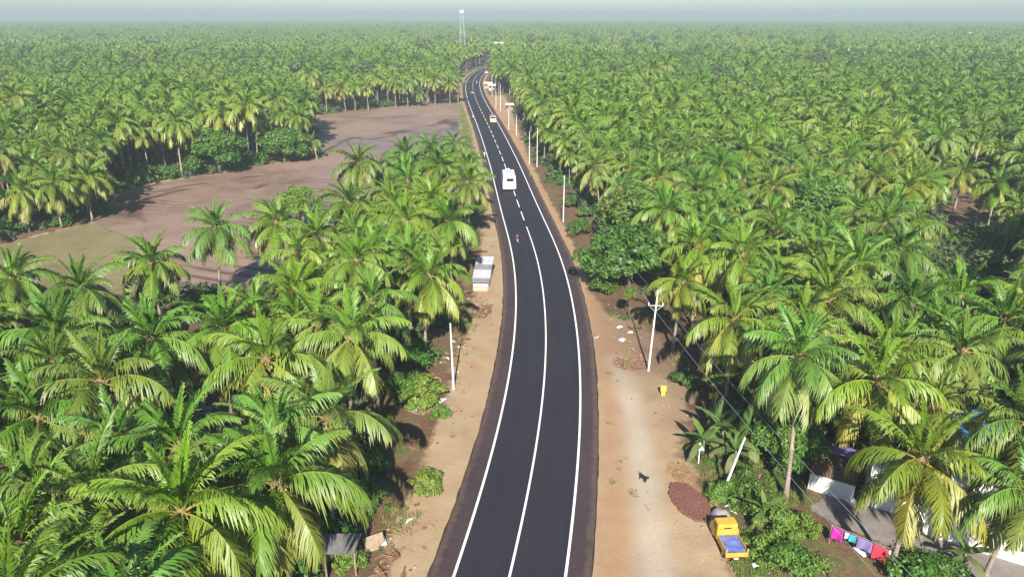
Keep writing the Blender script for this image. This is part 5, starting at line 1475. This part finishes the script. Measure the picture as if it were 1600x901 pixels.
for k, (px, py, rz) in enumerate(((640, 690, .3), (655, 705, 2.2), (625, 742, 1.2), (690, 585, .8), (735, 500, 2.6), (612, 790, -.4), (1045, 520, .4), (1090, 545, 1.9), (1110, 632, 2.8), (1015, 500, -.7))):
    o = link('fallen_frond', DEADF[k % 2], None, None, (random.uniform(-.4, .4), -R(68), rz)); b = g_at(px, py); o.location = (b.x, b.y, b.z+.2); o.scale = (.62, .62, .62)
    tag(o, 'single dry brown palm frond lying loose on the verge or scrub soil', 'palm frond', 'loose fallen fronds')
# far buildings
def small_house(px, py, W, D, hgt, wallm, roofm, lab, rz=0, name='house', rise=1.0):
    b = at(px, py); o = empty(name, (b.x, b.y, gz(b.x, b.y)), rz, lab, 'house')
    for s in (-1, 1):
        panel(o, 'wall', wallm, (0, s*D/2, hgt/2-.1), (W, .2, hgt+.2)); panel(o, 'wall', wallm, (s*(W/2-.1), 0, hgt/2-.1), (.2, D-.2, hgt+.2))
    sl = math.atan2(rise, D/2)
    for s in (-1, 1):
        m = MB().mat(roofm); m.box((0, 0, 0), (W+.8, (D/2+.5)/math.cos(sl), .1)); m.build('roof_slope', o, (0, s*(D/4+.2), hgt+rise/2), (-s*sl, 0, 0))
    panel(o, 'door', M['wood'], (0, -D/2-.12, 1.0), (1.0, .06, 2.0))
    for x in (-W*.3, W*.3): panel(o, 'window', M['dark'], (x, -D/2-.115, 1.5), (.9, .04, .9))
    return o
small_house(604, 158, 7, 5, 2.4, M['pinkwall'], M['cream'], 'pink hut with pale roof behind the muddy field', .1)
small_house(632, 154, 5, 4, 2.3, M['rust'], M['brownroof'], 'dark shack behind the palm row right of the pink hut', -.1)
small_house(796, 172, 2.4, 2.2, 2.0, M['wood'], M['cream'], 'cream roofed roadside hut at the far right verge', .1, 'roadside_hut', .4)
small_house(763, 138, 3.5, 3, 2.4, M['pinkwall'], M['cream'], 'pinkish roadside stall at the far bend', 0, 'roadside_stall', .5)
small_house(769, 141, 3, 3, 2.3, M['white'], M['grey'], 'white roadside stall at the far bend', 0, 'roadside_stall', .5)
small_house(928, 300, 3.2, 3, 2.0, M['rust'], M['concrete_dk'], 'small dark roofed shed behind the right verge bushes', .2, 'shed', .4)
def far_block(px, py, Z, W, D, hgt, mat, lab):
    k = Z/at(px, 300).y; d = at(px, 300); x = d.x*k*1.0
    o = empty('far_building', (x, Z, 0), 0, lab, 'building')
    panel(o, 'wall', mat, (0, 0, hgt/2), (W, D, hgt), .1); panel(o, 'parapet', M['white'], (0, 0, hgt+.25), (W+.5, D+.5, .5))
    for kx in range(3): panel(o, 'window', M['dark'], ((kx-1)*W*.3, -D/2-.05, hgt*.8), (W*.12, .1, hgt*.14))
far_block(1400, 58, 900, 24, 12, 13.5, M['white'], 'long white building far back in the right grove')
far_block(1448, 58, 940, 30, 10, 13, M['cream'], 'long cream building far back, right of the white one')
far_block(1222, 64, 780, 16, 10, 12.5, M['tarp_cyan'], 'blue building far back in the right grove')
far_block(790, 68, 640, 22, 12, 11.5, M['pinkwall'], 'pinkish building behind the far bend of the road')

# ---------------------------------------------------------------- lattice tower
tb = Vector((at(728, 300).x/at(728, 300).y*560, 560, 0)); th = height_at(tb, 17)
o = empty('lattice_tower', tb, R(12), 'tall pale lattice tower above the palms at the far end of the road', 'tower')
lv = [0, 7, 13, 19, 25, 30, 34, th-1]; wv = lambda z: 2.6 - 1.7*z/th
for sx in (-1, 1):
    for sy in (-1, 1):
        m = MB().mat(M['steel']); m.tube([(sx*wv(0), sy*wv(0), 0), (sx*wv(th), sy*wv(th), th-1)], .10, 5); m.build('leg', o)
for z0, z1 in zip(lv[:-1], lv[1:]):
    m = MB().mat(M['steel'])
    for k in range(4):
        c0 = [(-1, -1), (1, -1), (1, 1), (-1, 1)]; a0, a1 = c0[k], c0[(k+1) % 4]
        for (p, pz), (q, qz) in (((a0, z0), (a1, z1)), ((a1, z0), (a0, z1)), ((a0, z1), (a1, z1))):
            m.tube([(p[0]*wv(pz), p[1]*wv(pz), pz), (q[0]*wv(qz), q[1]*wv(qz), qz)], .055, 4, False)
    m.build('bracing', o)
panel(o, 'platform', M['white'], (0, 0, th-1.2), (2.4, 2.4, .25))
for k in range(6):
    a = k*math.pi/3; panel(o, 'antenna', M['white'], (1.3*math.cos(a), 1.3*math.sin(a), th-.6), (.28, .28, 1.9), .05)
m = MB().mat(M['steel']); m.tube([(0, 0, th-1.2), (0, 0, th+2)], .1, 6); m.build('mast', o)

# ---------------------------------------------------------------- heaps
def heap(name, px, py, rx, ry, hgt, mat, bits, nbits, lab, rz=0, cat='heap', smin=.5, smax=1.3):
    c = g_at(px, py); g_ = np.linspace(-1.25, 1.25, 40); X, Y = np.meshgrid(g_, g_, indexing='ij')
    rr = np.sqrt(X**2+Y**2) + .16*fbm(X.ravel()*rx, Y.ravel()*ry, 1.7, 91, 2).reshape(X.shape)
    Z = hgt*np.where(rr < 1, 1-rr**2, -2.5*(rr-1) - .08/hgt*np.clip((rr-1)*8, 0, 1))*(1+.25*fbm(X.ravel()*rx, Y.ravel()*ry, 2.5, 92, 2).reshape(X.shape))
    i = np.arange(1600).reshape(40, 40); F4 = np.stack([i[:-1, :-1].ravel(), i[1:, :-1].ravel(), i[1:, 1:].ravel(), i[:-1, 1:].ravel()], 1)
    o = link(name, np_mesh(name, np.stack([X.ravel()*rx, Y.ravel()*ry, Z.ravel()], 1), [F4], [mat], smooth=True)); o.location = c; o.rotation_euler = (0, 0, rz)
    tag(o, lab, cat)
    if nbits:
        r_ = np.sqrt(rng.random(nbits))*1.12; th_ = rng.uniform(0, 6.28, nbits); x, y = r_*np.cos(th_), r_*np.sin(th_)
        rr = r_ + .16*fbm(x*rx, y*ry, 1.7, 91, 2); z = hgt*np.clip(1-rr**2, 0, 1)*(1+.25*fbm(x*rx, y*ry, 2.5, 92, 2))
        cs, sn = math.cos(rz), math.sin(rz); wx, wy = c.x + x*rx*cs - y*ry*sn, c.y + x*rx*sn + y*ry*cs
        instancer(name + '_bits', np.column_stack([wx, wy, z + c.z]), bits, rng.uniform(smin, smax, nbits), rng.uniform(0, 6.28, nbits), rng.integers(0, len(bits), nbits),
                  lab.replace('heap', 'loose pieces of the heap'), cat)
brk = [pebble('brick_bit', 5, M['brick']), pebble('brick_bit', 6, M['brick'])]
mb = MB().mat(M['brick']); mb.box((0, 0, .05), (.23, .11, .08)); brk.append(mb.mesh('brick_bit'))
heap('brick_rubble', 1077, 786, 1.0, 2.0, .14, M['brick'], brk, 1100, 'low heap of broken red brick at the yard edge', R(14), smin=.8, smax=1.9)
heap('leaf_litter', 985, 566, 1.7, 1.5, .16, M['rust'], [husk('husk', M['fibre']), pebble('brick_bit', 7, M['brick'])], 700, 'reddish brown heap of litter at the foot of the crossarm pole', 0)
heap('straw_litter', 1066, 738, .8, 1.3, .08, M['straw'], [husk('husk', M['straw']), stick('stick', M['straw'])], 500, 'orange straw heap above the brick rubble', R(20))
heap('rubble_mound', 660, 632, 1.3, 1.5, .30, M['stone'], rub[:4], 600, 'pale rubble heap on the left verge below the bare pole', 0)
heap('soil_mound', 755, 485, 1.3, 3.0, .30, M['ground'], rub[:4], 260, 'rough soil heap on the left verge beside the road bend', 0)
heap('tarp_heap', 1126, 812, .85, .8, .75, M['concrete_dk'], [], 0, 'grey covered heap just in front of the yellow truck', R(20))
for k, (px, py, w_, d_, rz, lab) in enumerate(((968, 512, .7, .4, .3, 'torn white plastic sheet in the scrub, upper left'), (985, 520, .6, .4, -.4, 'torn white plastic sheet in the scrub, right'), (972, 532, .7, .6, .9, 'small white plastic scrap in the scrub'),
                        (1180, 884, .45, .35, .2, 'white bag on the ground right of the yellow truck'), (692, 628, .9, .25, .8, 'pale plank on the rubble left of the verge'), (652, 640, .8, .5, .2, 'white plastic sheet on the rubble heap'), (598, 845, .5, .9, .3, 'white plastic sheet beside the tan board'), (1352, 862, 1.3, 1.0, .3, 'white sack on the ground below the clothes line'))):
    b = g_at(px, py, 0); cloth('plastic_sheet', M['palecloth'], (b.x, b.y, b.z+.12), w_, d_, rz, lab, .14, 'litter', False, 'plastic litter')

# ---------------------------------------------------------------- haze
m = bpy.data.materials.new('haze'); m.use_nodes = True; t = m.node_tree
for n_ in list(t.nodes):
    if n_.type == 'BSDF_PRINCIPLED': t.nodes.remove(n_)
pv = t.nodes.new('ShaderNodeVolumePrincipled'); pv.inputs['Color'].default_value = (.43, .52, .55, 1); pv.inputs['Density'].default_value = HAZE
pv.inputs['Anisotropy'].default_value = 0.0
t.links.new(pv.outputs[0], t.nodes['Material Output'].inputs['Volume'])
mb = MB().mat(m); mb.box((0, 0, 0), (18400, 18400, 50)); o = mb.build('haze', None, (0, 0, 23)); tag(o, 'thin pale haze over the whole plain', 'haze', kind='stuff')
